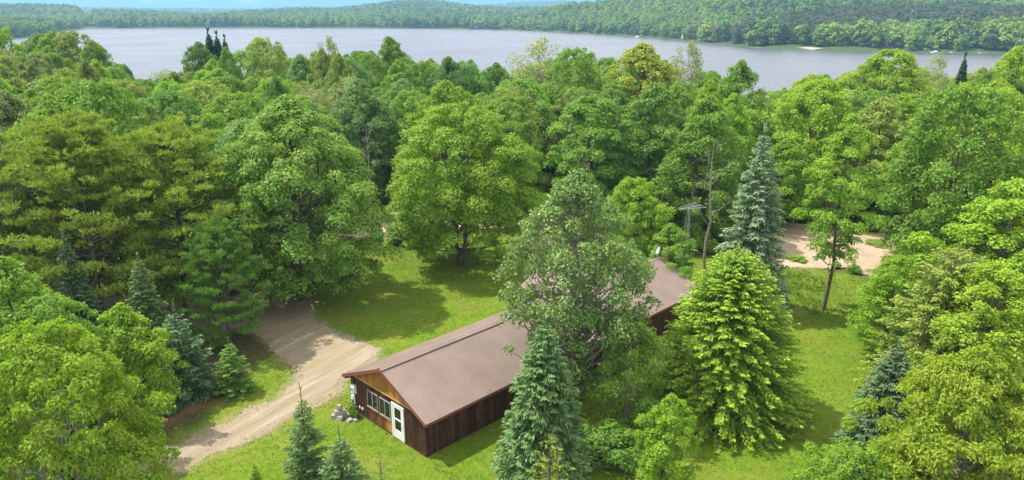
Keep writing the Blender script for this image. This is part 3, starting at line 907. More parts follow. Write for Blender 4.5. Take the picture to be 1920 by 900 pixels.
# lattice antenna mast
ax_, ay_ = 14.5, 58.0
mast = empty('antenna_mast', (ax_, ay_, zat(ax_, ay_)))
tag(mast, 'grey lattice antenna mast with flat rooftop aerial among the trees', 'antenna')
MH = 6.4
leg = []
for k in range(3):
    a = k*2.094+.4
    leg.append((math.cos(a), math.sin(a)))
    MB().tube([(leg[k][0]*.28, leg[k][1]*.28, -.1), (leg[k][0]*.20, leg[k][1]*.20, MH*.85), (leg[k][0]*.05, leg[k][1]*.05, MH)], .022, 5).build('leg', GREYM, mast)
for i in range(14):
    z = .2+i*.40
    r = .28-.08*z/(MH*.85)
    mb = MB()
    for k in range(3):
        p = leg[k]; q = leg[(k+1) % 3]
        mb.tube([(p[0]*r, p[1]*r, z), (q[0]*r, q[1]*r, z+.40)], .010, 4)
    mb.build('brace', GREYM, mast)
aer = MB().tube([(-.9, -.25, MH+.10), (1.1, .3, MH+.32)], .022, 5).build('boom', GREYM, mast)
for i in range(9):
    f = i/8; hl = .22+.75*f
    cx, cy, cz = -.85+1.9*f, -.24+.52*f, MH+.11+.21*f
    MB().tube([(cx+.26*hl, cy-.96*hl, cz), (cx-.26*hl, cy+.96*hl, cz)], .008, 4).build('element', GREYM, aer)
for s in (-1, 1): MB().tube([(-.85+.26*.2*s, -.24-.96*.2*s, MH+.14), (1.05+.26*.9*s, .28-.96*.9*s, MH+.36)], .012, 4).build('side_rail', GREYM, aer)
MB().tube([(0, 0, MH-.1), (0, 0, MH+.22)], .03, 6).build('pole', GREYM, mast)
MB().tube([(-.5, .3, 3.2), (.9, -.5, 3.0)], .02, 4).build('lower_arm', GREYM, mast)

# rough stone blocks by the house corner
STONE = plain('pale_stone', (.30, .285, .25), .9, .45, 7)
def rock_mesh(seed):
    g = random.Random(seed)
    mb = MB()
    P = []
    for z in (0, 1):
        for x, y in ((-.5, -.5), (.5, -.5), (.5, .5), (-.5, .5)):
            s = 1-.18*z
            P.append((x*s+g.uniform(-.1, .1), y*s+g.uniform(-.1, .1), z+g.uniform(-.08, .08)*z))
    mb.hexa(P)
    me = pymesh('stone', mb.V, mb.F)
    return me
RM = [rock_mesh(i) for i in range(4)]
for q in RM: q.materials.append(STONE)
RX, RY = -9.75, 36.45
stones = [(-.30,0,0,.36,.24),(.08,-.12,0,.38,.26),(.36,.12,0,.34,.24),(-.02,.26,0,.36,.25),(-.16,.05,.24,.34,.22),(.18,.06,.26,.32,.24),(.0,.2,.47,.30,.20),(.03,.02,.66,.26,.18),(.62,-.3,0,.34,.16),(.95,-.28,0,.30,.14)]
for i, (x, y, z, s, h) in enumerate(stones):
    top = z > 0
    o = obj('stone_block', RM[i % 4])
    o.location = (RX+x, RY+y, zat(RX+x, RY+y)+z-.02*(z == 0)); o.scale = (s, s*.85, h); o.rotation_euler = (0, 0, i*1.3)
    if i == 7: tag(o, 'pale block on the very top of the stone heap', 'stone')
    elif top: tag(o, 'pale block stacked in the middle of the stone heap', 'stone', 'stacked stones')
    elif i >= 8: tag(o, 'flat pale stone lying on the grass below the meter box', 'stone', 'loose stones')
    else: tag(o, 'pale rough block at the bottom of the stone heap', 'stone', 'bottom stones')

# ------------------------------------------------------------------ trees
TREES = [
 ('ash', 'lime', 'ash_tree', 'large lime green ash with long drooping leaflets in front of the driveway bend', '',
  [(-17.3, 24, 11.0, 3.86)]),
 ('ash', 'lime', 'ash_tree', 'large lime green ash overhanging the foot of the narrow side lawn', '',
  [(18.0, 25.5, 9.6, 3.6)]),
 ('broad', 'bright', 'young_tree', 'low bright green young tree at the lower end of the side lawn', '',
  [(14.1, 26, 5.1, 1.9)]),
 ('broad', 'green', 'broadleaf_tree', 'fresh green tree with thin grey stems between the lime ash and the pines', '',
  [(-24.4, 33, 10.8, 2.82)]),
 ('broad', 'green', 'broadleaf_tree', 'shorter fresh green tree tucked behind the lime ash crown', '',
  [(-22.1, 32, 9.1, 2.36)]),
 ('young', 'bright', 'young_tree', 'slim bright green young tree below the hemlock', '',
  [(7.2, 29.3, 5.5, 1.6)]),
 ('shrub', 'green', 'leafy_shrub', 'round green shrub between the big spruce and the slim young tree', '',
  [(4.9, 32.5, 1.9, 1.63)]),
 ('sapling', 'yellow', 'pine_sapling', 'thin yellowish sapling with bare stem in front of the big spruce', '',
  [(1.6, 27.2, 4.8, 1.28)]),
 ('spruce', 'spruce', 'spruce_tree', 'big full green spruce standing close to the side wall of the house', '',
  [(1.5, 30.6, 8.8, 2.41)]),
 ('fir', 'spruce', 'small_spruce', 'small spruce with a long bare leader on the front lawn', '',
  [(-9.8, 30.2, 5.6, 1.26)]),
 ('fir', 'spruce', 'small_spruce', 'bushy short spruce beside the spruce with the long leader', '',
  [(-7.9, 29.2, 4.0, 1.3)]),
 ('sapling', 'olive', 'pine_sapling', 'thin pale pine sapling on the lawn before the gable', '',
  [(-6.1, 29.2, 2.6, 0.87)]),
 ('fir', 'hemlock', 'small_spruce', 'tiny knee high spruce seedling alone on the front lawn', '',
  [(-12.2, 29.8, 1.9, 0.43)]),
 ('poplar', 'sage', 'poplar_tree', 'tall airy grey green poplar letting the roof show through', '',
  [(3.5, 37.8, 13.9, 4.66)]),
 ('poplar', 'green', 'poplar_tree', 'lower dark green poplar between the tall poplar and the hemlock', '',
  [(6.5, 35.5, 6.5, 2.16)]),
 ('hemlock', 'hemlock', 'hemlock_tree', 'broad yellow green hemlock cone at the far end of the house', '',
  [(12.3, 37.6, 9.8, 4.75)]),
 ('spruce', 'bluespruce', 'spruce_tree', 'tall silvery blue spruce behind the hemlock', '',
  [(18.0, 52, 14.3, 2.96)]),
 ('slender', 'bright', 'slender_tree', 'slender tall tree with bare lower trunk beside the sandy clearing', '',
  [(24.0, 52.3, 15.1, 2.97)]),
 ('spruce', 'bluedark', 'spruce_tree', 'dark blue green spruce at the edge of the side lawn', '',
  [(18.3, 31.5, 7.1, 2.21)]),
 ('cedar', 'oliveyellow', 'cedar_tree', 'yellow olive cedar with dead grey twigs at the lawn edge', '',
  [(25.1, 39, 9.6, 3.17)]),
 ('cedar', 'oliveyellow', 'cedar_tree', 'tall olive cedar with dead grey limbs beyond the sandy clearing', '',
  [(38.8, 62, 12.0, 3.96)]),
 ('broad', 'lime', 'broadleaf_tree', 'rounded lime yellow tree below the tall olive cedar', '',
  [(33.3, 47, 11.4, 4.9)]),
 ('broad', 'lime', 'broadleaf_tree', 'spreading lime tree behind the ash on the side lawn', '',
  [(26.3, 37, 8.9, 3.4)]),
 ('broad', 'bright', 'young_tree', 'light green small tree between lawn edge cedar and sandy clearing', '',
  [(24.6, 44, 7.1, 2.6)]),
 ('pine', 'pine', 'pine_tree', 'big yellow green white pine with spreading plates of needles', '',
  [(-28.5, 47, 14.9, 5.92)]),
 ('pine', 'pine', 'pine_tree', 'second big white pine, its bare trunk beside the driveway', '',
  [(-24.4, 51, 13.8, 5.82)]),
 ('pine', 'pinedark', 'pine_tree', 'darker green pine reaching its boughs over the driveway', '',
  [(-19.2, 45.5, 8.6, 2.66)]),
 ('maple', 'maple', 'maple_tree', 'very large round maple shading the driveway and the lawn', '',
  [(-16.6, 54.5, 16.1, 7.07)]),
 ('maple', 'bright', 'maple_tree', 'large bright green maple alone at the far side of the lawn', '',
  [(-4.4, 62.5, 14.4, 6.66)]),
 ('fir', 'spruce', 'fir_tree', 'pointed pale green fir in front of the white pines', '',
  [(-22.2, 41, 8.4, 1.86)]),
 ('fir', 'bluedark', 'fir_tree', 'dense blue green fir beside the brown needle patch', '',
  [(-19.5, 39, 6.2, 2.03)]),
 ('fir', 'bluedark', 'fir_tree', 'dark fir standing against the yellow green pine', '',
  [(-27.0, 42, 9.5, 1.81)]),
 ('young', 'bright', 'young_tree', 'bright leafy young tree between the firs and the lime ash', '',
  [(-20.8, 36, 7.1, 2.4)]),
 ('fir', 'pinedark', 'small_fir', 'short green fir at the driveway edge', '',
  [(-16.8, 39.5, 3.7, 1.28)]),
 ('broad', 'bright', 'broadleaf_tree', 'bright yellow green tree rising behind the poplar', '',
  [(10.2, 58, 9.0, 2.65)]),
 ('broad', 'green', 'broadleaf_tree', 'green bushy tree by the lattice antenna mast', '',
  [(12.5, 55, 6.1, 2.33)]),
 ('bare', 'bark', 'bare_tree', 'bare grey dead tree standing in the woods behind the house', '',
  [(7.1, 84, 14.3, 3.09)]),
 ('bare', 'bark', 'bare_tree', 'bare grey limbed tree beside the silvery blue spruce', '',
  [(16.9, 60, 12.8, 2.03)]),
 ('bare', 'barkpale', 'bare_tree', 'thin white birch trunk at the edge of the woods behind the large maple', '',
  [(-15.6, 78, 11.6, 0.87)]),
 ('shrub', 'olive', 'leafy_shrub', 'low olive shrub beside the sandy track at the lawn end', '',
  [(-10.2, 69, 2.8, 1.97)]),
 ('shrub', 'green', 'leafy_shrub', 'small green bush growing in the sandy clearing', '',
  [(30.0, 60.5, 0.8, 0.61)]),
 ('shrub', 'bright', 'leafy_shrub', 'low bush at the left rim of the sandy clearing', '',
  [(26.4, 64, 0.5, 0.84)]),
 ('shrub', 'olive', 'leafy_shrub', 'low olive bush at the back rim of the sandy clearing', '',
  [(36.2, 69, 0.3, 1.32)]),
 ('shrub', 'bright', 'leafy_shrub', 'low bush between the slender trunk and the sandy clearing', '',
  [(29.1, 61.5, -0.0, 0.95)]),
 ('shrub', 'green', 'leafy_shrub', 'small weed clump below the electric meter', '',
  [(-9.0, 36.6, 0.8, 0.33)]),
 ('broad', 'green', 'forest_tree', 'wide deep green tree behind the roof and the poplar', '',
  [(8.2, 74, 14.0, 5.48)]),
 ('broad', 'green', 'forest_tree', 'broad green tree directly behind the silvery blue spruce', '',
  [(18.7, 70, 14.4, 4.94)]),
 ('broad', 'lime', 'forest_tree', 'sunlit lime tree behind the slender tall tree', '',
  [(35.4, 86, 15.4, 5.37)]),
 ('broad', 'lime2', 'forest_tree', 'yellow olive budding tree beyond the sandy clearing', '',
  [(40.2, 80, 13.5, 5.32)]),
 ('broad', 'bright', 'forest_tree', 'bright green tree at the back of the sandy clearing', '',
  [(44.1, 78, 9.9, 4.36)]),
 ('broad', 'bright', 'forest_tree', 'bright green tree bordering the left of the sandy clearing', '',
  [(28.9, 76, 9.6, 3.97)]),
 ('broad', 'green', 'forest_tree', 'dark leaved tree with low boughs over the sand', '',
  [(39.2, 77, 7.2, 4.33)]),
 ('broad', 'lime', 'forest_tree', 'large lime yellow tree with dark limbs beyond the cedar', '',
  [(53.6, 82, 15.3, 5.73)]),
 ('broad', 'green', 'forest_tree', 'dark green tree in front of the bare dead tree', '',
  [(0.0, 95, 15.0, 5.92)]),
 ('broad', 'yellow', 'forest_tree', 'yellow crowned broad tree rising over the woods to the lake', '',
  [(18.8, 108, 20.3, 8.23)]),
 ('sparse', 'pale', 'forest_tree', 'pale budding tree against the lake beside the yellow crowned tree', '',
  [(4.5, 125, 21.6, 6.32)]),
 ('broad', 'green', 'forest_tree', 'round dark green tree top against the lake', '',
  [(9.4, 108, 19.6, 5.1)]),
 ('sparse', 'pale', 'forest_tree', 'pale thin tree behind the yellow crowned tree', '',
  [(28.2, 120, 21.3, 3.91)]),
 ('broad', 'green', 'forest_tree', 'green tree top where the lake bay dips lowest', '',
  [(29.1, 95, 17.7, 4.61)]),
 ('broad', 'lime', 'forest_tree', 'large lime tree top against the right bay of the lake', '',
  [(59.9, 118, 19.6, 7.27)]),
 ('sparse', 'pale', 'forest_tree', 'thin feathery tree against the right bay of the lake', '',
  [(73.8, 130, 19.1, 3.29)]),
 ('spire', 'sprucedark', 'forest_tree', 'single dark narrow spruce against the right bay of the lake', '',
  [(72.3, 120, 18.8, 1.65)]),
 ('broad', 'lime', 'forest_tree', 'lime tree reaching up to the reedy far bank', '',
  [(73.8, 110, 19.5, 5.59)]),
 ('broad', 'lime', 'forest_tree', 'lime tree top beside the deepest dip of the lake view', '',
  [(42.2, 105, 16.0, 4.6)]),
 ('spire', 'sprucedark', 'forest_tree', 'tallest dark spruce spire on the near shore', '',
  [(-60.0, 150, 23.4, 2.37)]),
 ('spire', 'sprucedark', 'forest_tree', 'middle dark spruce spire on the near shore', '',
  [(-58.8, 151, 22.8, 2.17)]),
 ('spire', 'sprucedark', 'forest_tree', 'short dark spruce spire on the near shore', '',
  [(-57.7, 152, 22.2, 1.97)]),
 ('broad', 'deep', 'forest_tree', 'dark rounded tree below the spruce spires', '',
  [(-60.5, 146, 21.0, 5.47)]),
 ('broad', 'olive', 'forest_tree', 'brownish olive tree top against the lake', '',
  [(-46.5, 142, 21.9, 5.7)]),
 ('sparse', 'olive', 'forest_tree', 'wispy thin crowned tree against the lake', '',
  [(-32.9, 135, 21.8, 3.41)]),
 ('broad', 'green', 'forest_tree', 'narrow green tree top poking up against the lake', '',
  [(-22.4, 138, 22.0, 5.72)]),
 ('broad', 'olive', 'forest_tree', 'tall olive tree top at the left shore of the lake', '',
  [(-81.5, 140, 23.2, 6.04)]),
 ('broad', 'green', 'forest_tree', 'slim green tree top at the left shore of the lake', '',
  [(-86.6, 143, 23.1, 6.0)]),
 ('broad', 'deep', 'forest_tree', 'dark round tree top at the left shore of the lake', '',
  [(-91.3, 146, 22.7, 5.9)]),
 ('broad', 'green', 'forest_tree', 'green pointed tree top beside the open water at left', '',
  [(-76.6, 138, 21.3, 5.54)]),
 ('broad', 'bright', 'forest_tree', 'bright tree top at the end of the wooded point', '',
  [(-82.5, 120, 23.5, 6.12)]),
 ('broad', 'deep', 'forest_tree', 'bluish green tree behind the white pines', '',
  [(-41.5, 78, 12.9, 4.9)]),
 ('broad', 'olivegrey', 'forest_tree', 'greyish olive tree behind the white pines', '',
  [(-52.4, 85, 14.8, 6.24)]),
 ('broad', 'olivegrey', 'forest_tree', 'greyish olive tree with dead twigs at the forest edge', '',
  [(-49.5, 72, 14.6, 4.8)]),
 ('broad', 'bright', 'forest_tree', 'bright green tree squeezed beside the first white pine', '',
  [(-39.3, 58, 13.1, 3.41)]),
 ('broad', 'bluegreen', 'forest_tree', 'bluish green aspen behind the very large maple', '',
  [(-18.5, 90, 14.8, 4.95)]),
 ('broad', 'green', 'forest_tree', 'green tree between the two maples', '',
  [(-12.6, 93, 13.5, 3.76)]),
 ('broad', 'green', 'forest_tree', 'green tree behind the yellow green tree and the poplar', '',
  [(15.7, 82, 13.0, 4.54)]),
 ('broad', 'olive', 'forest_tree', 'olive tree on the lake side of the bare dead tree', 'forest trees near the bare dead tree',
  [(9.0, 99.2, 14.1, 4.1)]),
 ('broad', 'deep', 'forest_tree', 'tall dark green tree on the lake side of the deepest dip of the lake view', 'forest trees near the deepest dip of the lake view',
  [(31.2, 152.6, 19.4, 4.39)]),
 ('spruce', 'spruce', 'forest_tree', 'slim dark pointed spruce on the house side of the greyish olive edge trees', 'forest trees near the greyish olive edge trees',
  [(-46.7, 63.2, 14.4, 2.2)]),
 ('broad', 'bright', 'forest_tree', 'slim bright green tree on the lake side of the white pines', 'forest trees near the white pines',
  [(-27.5, 67.8, 12.9, 3.41)]),
 ('broad', 'green', 'forest_tree', 'tall fresh green tree close by the wispy lakeside tree', 'forest trees near the wispy lakeside tree',
  [(-36.7, 130.4, 18.6, 4.18), (-34.7, 141.9, 18.6, 3.99)]),
 ('broad', 'green', 'forest_tree', 'tall fresh green tree in the woods beside the white pines', 'forest trees near the white pines',
  [(-38.4, 52.2, 15.5, 3.72)]),
 ('broad', 'green', 'forest_tree', 'fresh green tree in the woods beside the thin white birch trunk', 'forest trees near the thin white birch trunk',
  [(-24.5, 85.1, 13.1, 4.02)]),
 ('broad', 'deep', 'forest_tree', 'slim dark green tree on the lake side of the greyish olive edge trees', 'forest trees near the greyish olive edge trees',
  [(-46.4, 98.6, 14.0, 3.6)]),
 ('broad', 'lime', 'forest_tree', 'lime tree in the woods beside the tall olive cedar', 'forest trees near the tall olive cedar',
  [(50.5, 66.9, 14.9, 4.27)]),
 ('broad', 'bright', 'forest_tree', 'bright green tree on the lake side of the thin white birch trunk', 'forest trees near the thin white birch trunk',
  [(-6.4, 89.3, 14.1, 4.13)]),
 ('broad', 'olive', 'forest_tree', 'olive tree in the woods beside the thin white birch trunk', 'forest trees near the thin white birch trunk',
  [(-33.9, 81.9, 14.8, 4.49)]),
 ('spruce', 'spruce', 'forest_tree', 'tall dark pointed spruce on the lake side of the dark spruce by the right bay', 'forest trees near the dark spruce by the right bay',
  [(93.0, 159.9, 16.1, 2.2)]),
 ('broad', 'bright', 'forest_tree', 'wide bright green tree on the house side of the wispy lakeside tree', 'forest trees near the wispy lakeside tree',
  [(-36.7, 116.8, 14.8, 5.04), (-34.6, 108.3, 14.8, 4.88), (-42.6, 122.1, 14.8, 5.37)]),
 ('broad', 'green', 'forest_tree', 'tall fresh green tree on the lake side of the yellow crowned tree', 'forest trees near the yellow crowned tree',
  [(21.8, 123.7, 17.5, 4.02), (26.6, 128.7, 17.8, 4.52)]),
 ('broad', 'deep', 'forest_tree', 'dark green tree close by the bare dead tree', 'forest trees near the bare dead tree',
  [(9.8, 89.0, 13.9, 3.94)]),
 ('sparse', 'pale', 'forest_tree', 'tall pale thin tree on the lake side of the thin white birch trunk', 'forest trees near the thin white birch trunk',
  [(-22.1, 101.9, 15.2, 3.67)]),
 ('broad', 'lime', 'forest_tree', 'lime tree on the lake side of the tall olive cedar', 'forest trees near the tall olive cedar',
  [(63.0, 82.9, 11.5, 4.22), (48.6, 73.3, 14.8, 3.72)]),
 ('broad', 'lime2', 'forest_tree', 'wide yellow olive tree on the lake side of the dark spruce by the right bay', 'forest trees near the dark spruce by the right bay',
  [(89.0, 140.8, 14.9, 4.97)]),
 ('sparse', 'olive', 'forest_tree', 'tall olive tree on the lake side of the greyish olive edge trees', 'forest trees near the greyish olive edge trees',
  [(-77.6, 105.0, 17.6, 4.36)]),
 ('broad', 'green', 'forest_tree', 'tall fresh green tree in the woods beside the pale budding lakeside tree', 'forest trees near the pale budding lakeside tree',
  [(16.5, 133.7, 18.7, 5.28)]),
 ('broad', 'green', 'forest_tree', 'tall fresh green tree close by the pale budding lakeside tree', 'forest trees near the pale budding lakeside tree',
  [(-2.6, 124.5, 17.6, 4.34), (10.5, 129.6, 18.7, 3.65)]),
 ('broad', 'bluegreen', 'forest_tree', 'tall bluish green tree in the woods beside the pale budding lakeside tree', 'forest trees near the pale budding lakeside tree',
  [(-11.0, 124.5, 17.2, 4.25)]),
 ('broad', 'lime', 'forest_tree', 'lime tree on the lake side of the deepest dip of the lake view', 'forest trees near the deepest dip of the lake view',
  [(55.1, 142.1, 12.8, 4.03)]),
 ('broad', 'lime2', 'forest_tree', 'tall yellow olive tree on the lake side of the dark spruce by the right bay', 'forest trees near the dark spruce by the right bay',
  [(77.6, 146.1, 16.8, 5.5), (81.4, 133.9, 15.8, 4.87), (96.5, 153.4, 16.1, 4.41), (108.3, 150.5, 17.4, 3.81), (104.3, 158.7, 19.7, 5.26), (99.2, 147.0, 19.2, 4.12), (95.9, 141.5, 17.4, 4.19)]),
 ('broad', 'green', 'forest_tree', 'tall fresh green tree on the house side of the lime tree by the right bay', 'forest trees near the lime tree by the right bay',
  [(65.8, 101.5, 15.9, 4.37)]),
 ('broad', 'olive', 'forest_tree', 'wide olive tree on the lake side of the greyish olive edge trees', 'forest trees near the greyish olive edge trees',
  [(-64.2, 99.2, 13.2, 4.71)]),
 ('broad', 'yellow', 'forest_tree', 'tall yellowish tree close by the pale budding lakeside tree', 'forest trees near the pale budding lakeside tree',
  [(12.0, 123.2, 18.4, 4.41)]),
 ('broad', 'bright', 'forest_tree', 'wide bright green tree on the house side of the yellow crowned tree', 'forest trees near the yellow crowned tree',
  [(19.5, 98.5, 14.8, 4.61)]),
 ('broad', 'green', 'forest_tree', 'tall fresh green tree on the lake side of the pale budding lakeside tree', 'forest trees near the pale budding lakeside tree',
  [(7.2, 136.1, 17.3, 4.05), (14.7, 154.6, 17.7, 3.74), (12.5, 140.1, 18.0, 3.62), (1.8, 155.0, 15.5, 5.19), (9.0, 156.2, 19.5, 5.51)]),
 ('broad', 'lime2', 'forest_tree', 'tall yellow olive tree on the house side of the dark spruce by the right bay', 'forest trees near the dark spruce by the right bay',
  [(79.5, 105.1, 17.6, 5.3)]),
 ('broad', 'lime', 'forest_tree', 'tall lime tree in the woods beside the deepest dip of the lake view', 'forest trees near the deepest dip of the lake view',
  [(68.3, 151.3, 15.2, 4.53)]),
 ('broad', 'lime', 'forest_tree', 'tall lime tree close by the tall olive cedar', 'forest trees near the tall olive cedar',
  [(42.6, 70.0, 15.4, 4.87), (44.0, 59.8, 15.2, 3.59)]),
 ('broad', 'bright', 'forest_tree', 'tall bright green tree on the lake side of the pale budding lakeside tree', 'forest trees near the pale budding lakeside tree',
  [(-2.6, 137.7, 17.2, 5.22), (5.3, 142.1, 17.3, 4.63)]),
 ('broad', 'green', 'forest_tree', 'wide fresh green tree in the woods beside the yellow crowned tree', 'forest trees near the yellow crowned tree',
  [(31.0, 109.0, 14.4, 4.54)]),
 ('sparse', 'pale', 'forest_tree', 'wide pale thin tree on the lake side of the deepest dip of the lake view', 'forest trees near the deepest dip of the lake view',
  [(42.2, 146.5, 13.6, 4.59)]),
 ('broad', 'green', 'forest_tree', 'slim fresh green tree close by the large bright green maple', 'forest trees near the large bright green maple',
  [(-0.3, 77.3, 13.7, 3.57)]),
 ('broad', 'green', 'forest_tree', 'tall fresh green tree on the lake side of the thin white birch trunk', 'forest trees near the thin white birch trunk',
  [(-16.2, 107.0, 17.4, 4.73)]),
 ('broad', 'bluegreen', 'forest_tree', 'tall bluish green tree on the lake side of the narrow lakeside tree', 'forest trees near the narrow lakeside tree',
  [(-9.8, 157.6, 18.5, 5.2), (-8.3, 150.5, 17.6, 4.32)]),
 ('sparse', 'olive', 'forest_tree', 'wide olive tree on the lake side of the thin white birch trunk', 'forest trees near the thin white birch trunk',
  [(-28.4, 102.1, 14.3, 4.84)]),
 ('broad', 'deep', 'forest_tree', 'dark green tree in the woods beside the greyish olive edge trees', 'forest trees near the greyish olive edge trees',
  [(-34.3, 74.6, 14.4, 4.06)]),
 ('broad', 'green', 'forest_tree', 'fresh green tree on the house side of the lime tree by the right bay', 'forest trees near the lime tree by the right bay',
  [(60.7, 109.7, 12.9, 4.04), (53.4, 98.9, 13.2, 3.78)]),
 ('broad', 'lime', 'forest_tree', 'tall lime tree on the lake side of the lime tree by the right bay', 'forest trees near the lime tree by the right bay',
  [(63.5, 134.4, 17.8, 4.23)]),
 ('sparse', 'olive', 'forest_tree', 'tall olive tree on the house side of the dark spruce spires', 'forest trees near the dark spruce spires',
  [(-64.6, 139.0, 16.0, 5.38)]),
 ('broad', 'bluegreen', 'forest_tree', 'tall bluish green tree on the house side of the wispy lakeside tree', 'forest trees near the wispy lakeside tree',
  [(-24.6, 113.5, 17.8, 4.32), (-35.0, 123.5, 18.3, 4.44)]),
 ('broad', 'bright', 'forest_tree', 'tall bright green tree on the house side of the pale budding lakeside tree', 'forest trees near the pale budding lakeside tree',
  [(2.5, 111.3, 15.1, 3.89)]),
 ('broad', 'bright', 'forest_tree', 'tall bright green tree on the lake side of the bare dead tree', 'forest trees near the bare dead tree',
  [(2.4, 101.0, 15.1, 4.8)]),
 ('broad', 'olive', 'forest_tree', 'slim olive tree on the lake side of the white pines', 'forest trees near the white pines',
  [(-34.6, 67.8, 14.3, 3.42)]),
 ('broad', 'bluegreen', 'forest_tree', 'tall bluish green tree on the house side of the dark spruce spires', 'forest trees near the dark spruce spires',
  [(-69.7, 134.6, 17.2, 3.87)]),
 ('broad', 'bright', 'forest_tree', 'tall bright green tree on the house side of the wispy lakeside tree', 'forest trees near the wispy lakeside tree',
  [(-49.0, 120.1, 15.9, 4.93), (-43.8, 111.3, 15.9, 5.46)]),
 ('broad', 'green', 'forest_tree', 'fresh green tree in the woods beside the greyish olive edge trees', 'forest trees near the greyish olive edge trees',
  [(-40.5, 70.0, 13.6, 4.26)]),
 ('broad', 'bright', 'forest_tree', 'bright green tree on the lake side of the greyish olive edge trees', 'forest trees near the greyish olive edge trees',
  [(-63.6, 93.0, 14.4, 3.96), (-39.1, 85.3, 14.5, 3.83), (-51.1, 94.8, 14.0, 4.27)]),
 ('broad', 'lime2', 'forest_tree', 'tall yellow olive tree in the woods beside the dark spruce by the right bay', 'forest trees near the dark spruce by the right bay',
  [(87.0, 125.5, 18.5, 5.48), (99.8, 133.9, 19.5, 5.33), (94.9, 127.1, 19.3, 5.02), (91.7, 120.5, 18.1, 3.76)]),
 ('broad', 'green', 'forest_tree', 'tall fresh green tree on the house side of the left shore of the lake', 'forest trees near the left shore of the lake',
  [(-97.4, 135.2, 22.4, 4.77), (-95.0, 125.8, 19.4, 3.88), (-69.4, 113.4, 18.6, 3.9)]),
 ('broad', 'green', 'forest_tree', 'tall fresh green tree on the house side of the brownish lakeside tree', 'forest trees near the brownish lakeside tree',
  [(-50.0, 131.7, 19.9, 3.69)]),
 ('broad', 'olive', 'forest_tree', 'slim olive tree on the lake side of the greyish olive edge trees', 'forest trees near the greyish olive edge trees',
  [(-46.0, 87.5, 14.6, 3.61)]),
 ('broad', 'lime', 'forest_tree', 'wide lime tree on the lake side of the sandy clearing', 'forest trees near the sandy clearing',
  [(40.3, 95.2, 10.9, 4.56)]),
 ('broad', 'lime', 'forest_tree', 'wide lime tree on the house side of the lime tree by the right bay', 'forest trees near the lime tree by the right bay',
  [(55.9, 105.9, 13.0, 4.82), (60.2, 94.9, 13.6, 4.64), (66.6, 91.4, 13.7, 4.64)]),
 ('broad', 'lime', 'forest_tree', 'lime tree in the woods beside the lime tree by the right bay', 'forest trees near the lime tree by the right bay',
  [(46.8, 121.2, 12.1, 4.1)]),
 ('broad', 'olive', 'forest_tree', 'tall olive tree on the house side of the left shore of the lake', 'forest trees near the left shore of the lake',
  [(-90.1, 120.7, 18.8, 3.65), (-76.2, 122.1, 19.0, 4.48), (-87.3, 115.4, 22.5, 3.72), (-76.1, 131.0, 17.3, 4.17), (-85.3, 134.5, 18.2, 4.9), (-91.6, 131.5, 22.0, 4.28)]),
 ('broad', 'green', 'forest_tree', 'tall fresh green tree on the house side of the narrow lakeside tree', 'forest trees near the narrow lakeside tree',
  [(-23.4, 121.0, 18.8, 4.02)]),
 ('broad', 'bright', 'forest_tree', 'tall bright green tree in the woods beside the narrow lakeside tree', 'forest trees near the narrow lakeside tree',
  [(-11.4, 141.9, 17.1, 5.28), (-4.6, 144.5, 15.0, 4.85), (-9.3, 134.8, 17.1, 4.71)]),
 ('broad', 'bluegreen', 'forest_tree', 'tall bluish green tree on the house side of the pale budding lakeside tree', 'forest trees near the pale budding lakeside tree',
  [(-6.6, 114.8, 17.3, 4.69), (-9.3, 109.0, 18.0, 4.81)]),
 ('broad', 'green', 'forest_tree', 'fresh green tree on the house side of the wispy lakeside tree', 'forest trees near the wispy lakeside tree',
  [(-42.5, 128.7, 14.8, 4.32)]),
 ('broad', 'bright', 'forest_tree', 'wide bright green tree close by the thin white birch trunk', 'forest trees near the thin white birch trunk',
  [(-7.5, 83.3, 14.9, 4.75)]),
 ('broad', 'olivegrey', 'forest_tree', 'tall greyish olive tree on the lake side of the greyish olive edge trees', 'forest trees near the greyish olive edge trees',
  [(-67.7, 107.0, 18.4, 3.65)]),
 ('broad', 'deep', 'forest_tree', 'wide dark green tree on the house side of the brownish lakeside tree', 'forest trees near the brownish lakeside tree',
  [(-57.0, 116.1, 14.5, 4.51), (-60.9, 123.4, 14.7, 5.4)]),
 ('broad', 'green', 'forest_tree', 'tall fresh green tree on the house side of the dark spruce by the right bay', 'forest trees near the dark spruce by the right bay',
  [(80.4, 113.2, 18.7, 5.21)]),
 ('broad', 'green', 'forest_tree', 'wide fresh green tree on the lake side of the sandy clearing', 'forest trees near the sandy clearing',
  [(46.7, 94.1, 13.9, 4.68)]),
 ('broad', 'deep', 'forest_tree', 'slim dark green tree on the lake side of the thin white birch trunk', 'forest trees near the thin white birch trunk',
  [(-30.4, 95.8, 14.9, 3.49)]),
 ('broad', 'lime', 'forest_tree', 'wide lime tree on the lake side of the deepest dip of the lake view', 'forest trees near the deepest dip of the lake view',
  [(59.9, 155.3, 11.3, 4.56)]),
 ('broad', 'green', 'forest_tree', 'tall fresh green tree on the lake side of the brownish lakeside tree', 'forest trees near the brownish lakeside tree',
  [(-37.4, 155.5, 18.2, 5.51)]),
 ('spruce', 'spruce', 'forest_tree', 'tall dark pointed spruce in the woods beside the dark spruce by the right bay', 'forest trees near the dark spruce by the right bay',
  [(102.5, 141.4, 17.9, 2.2)]),
 ('broad', 'lime', 'forest_tree', 'wide lime tree on the lake side of the dark spruce by the right bay', 'forest trees near the dark spruce by the right bay',
  [(87.0, 152.8, 14.7, 4.5), (67.9, 129.4, 12.3, 4.92)]),
 ('broad', 'green', 'forest_tree', 'tall fresh green tree in the woods beside the deepest dip of the lake view', 'forest trees near the deepest dip of the lake view',
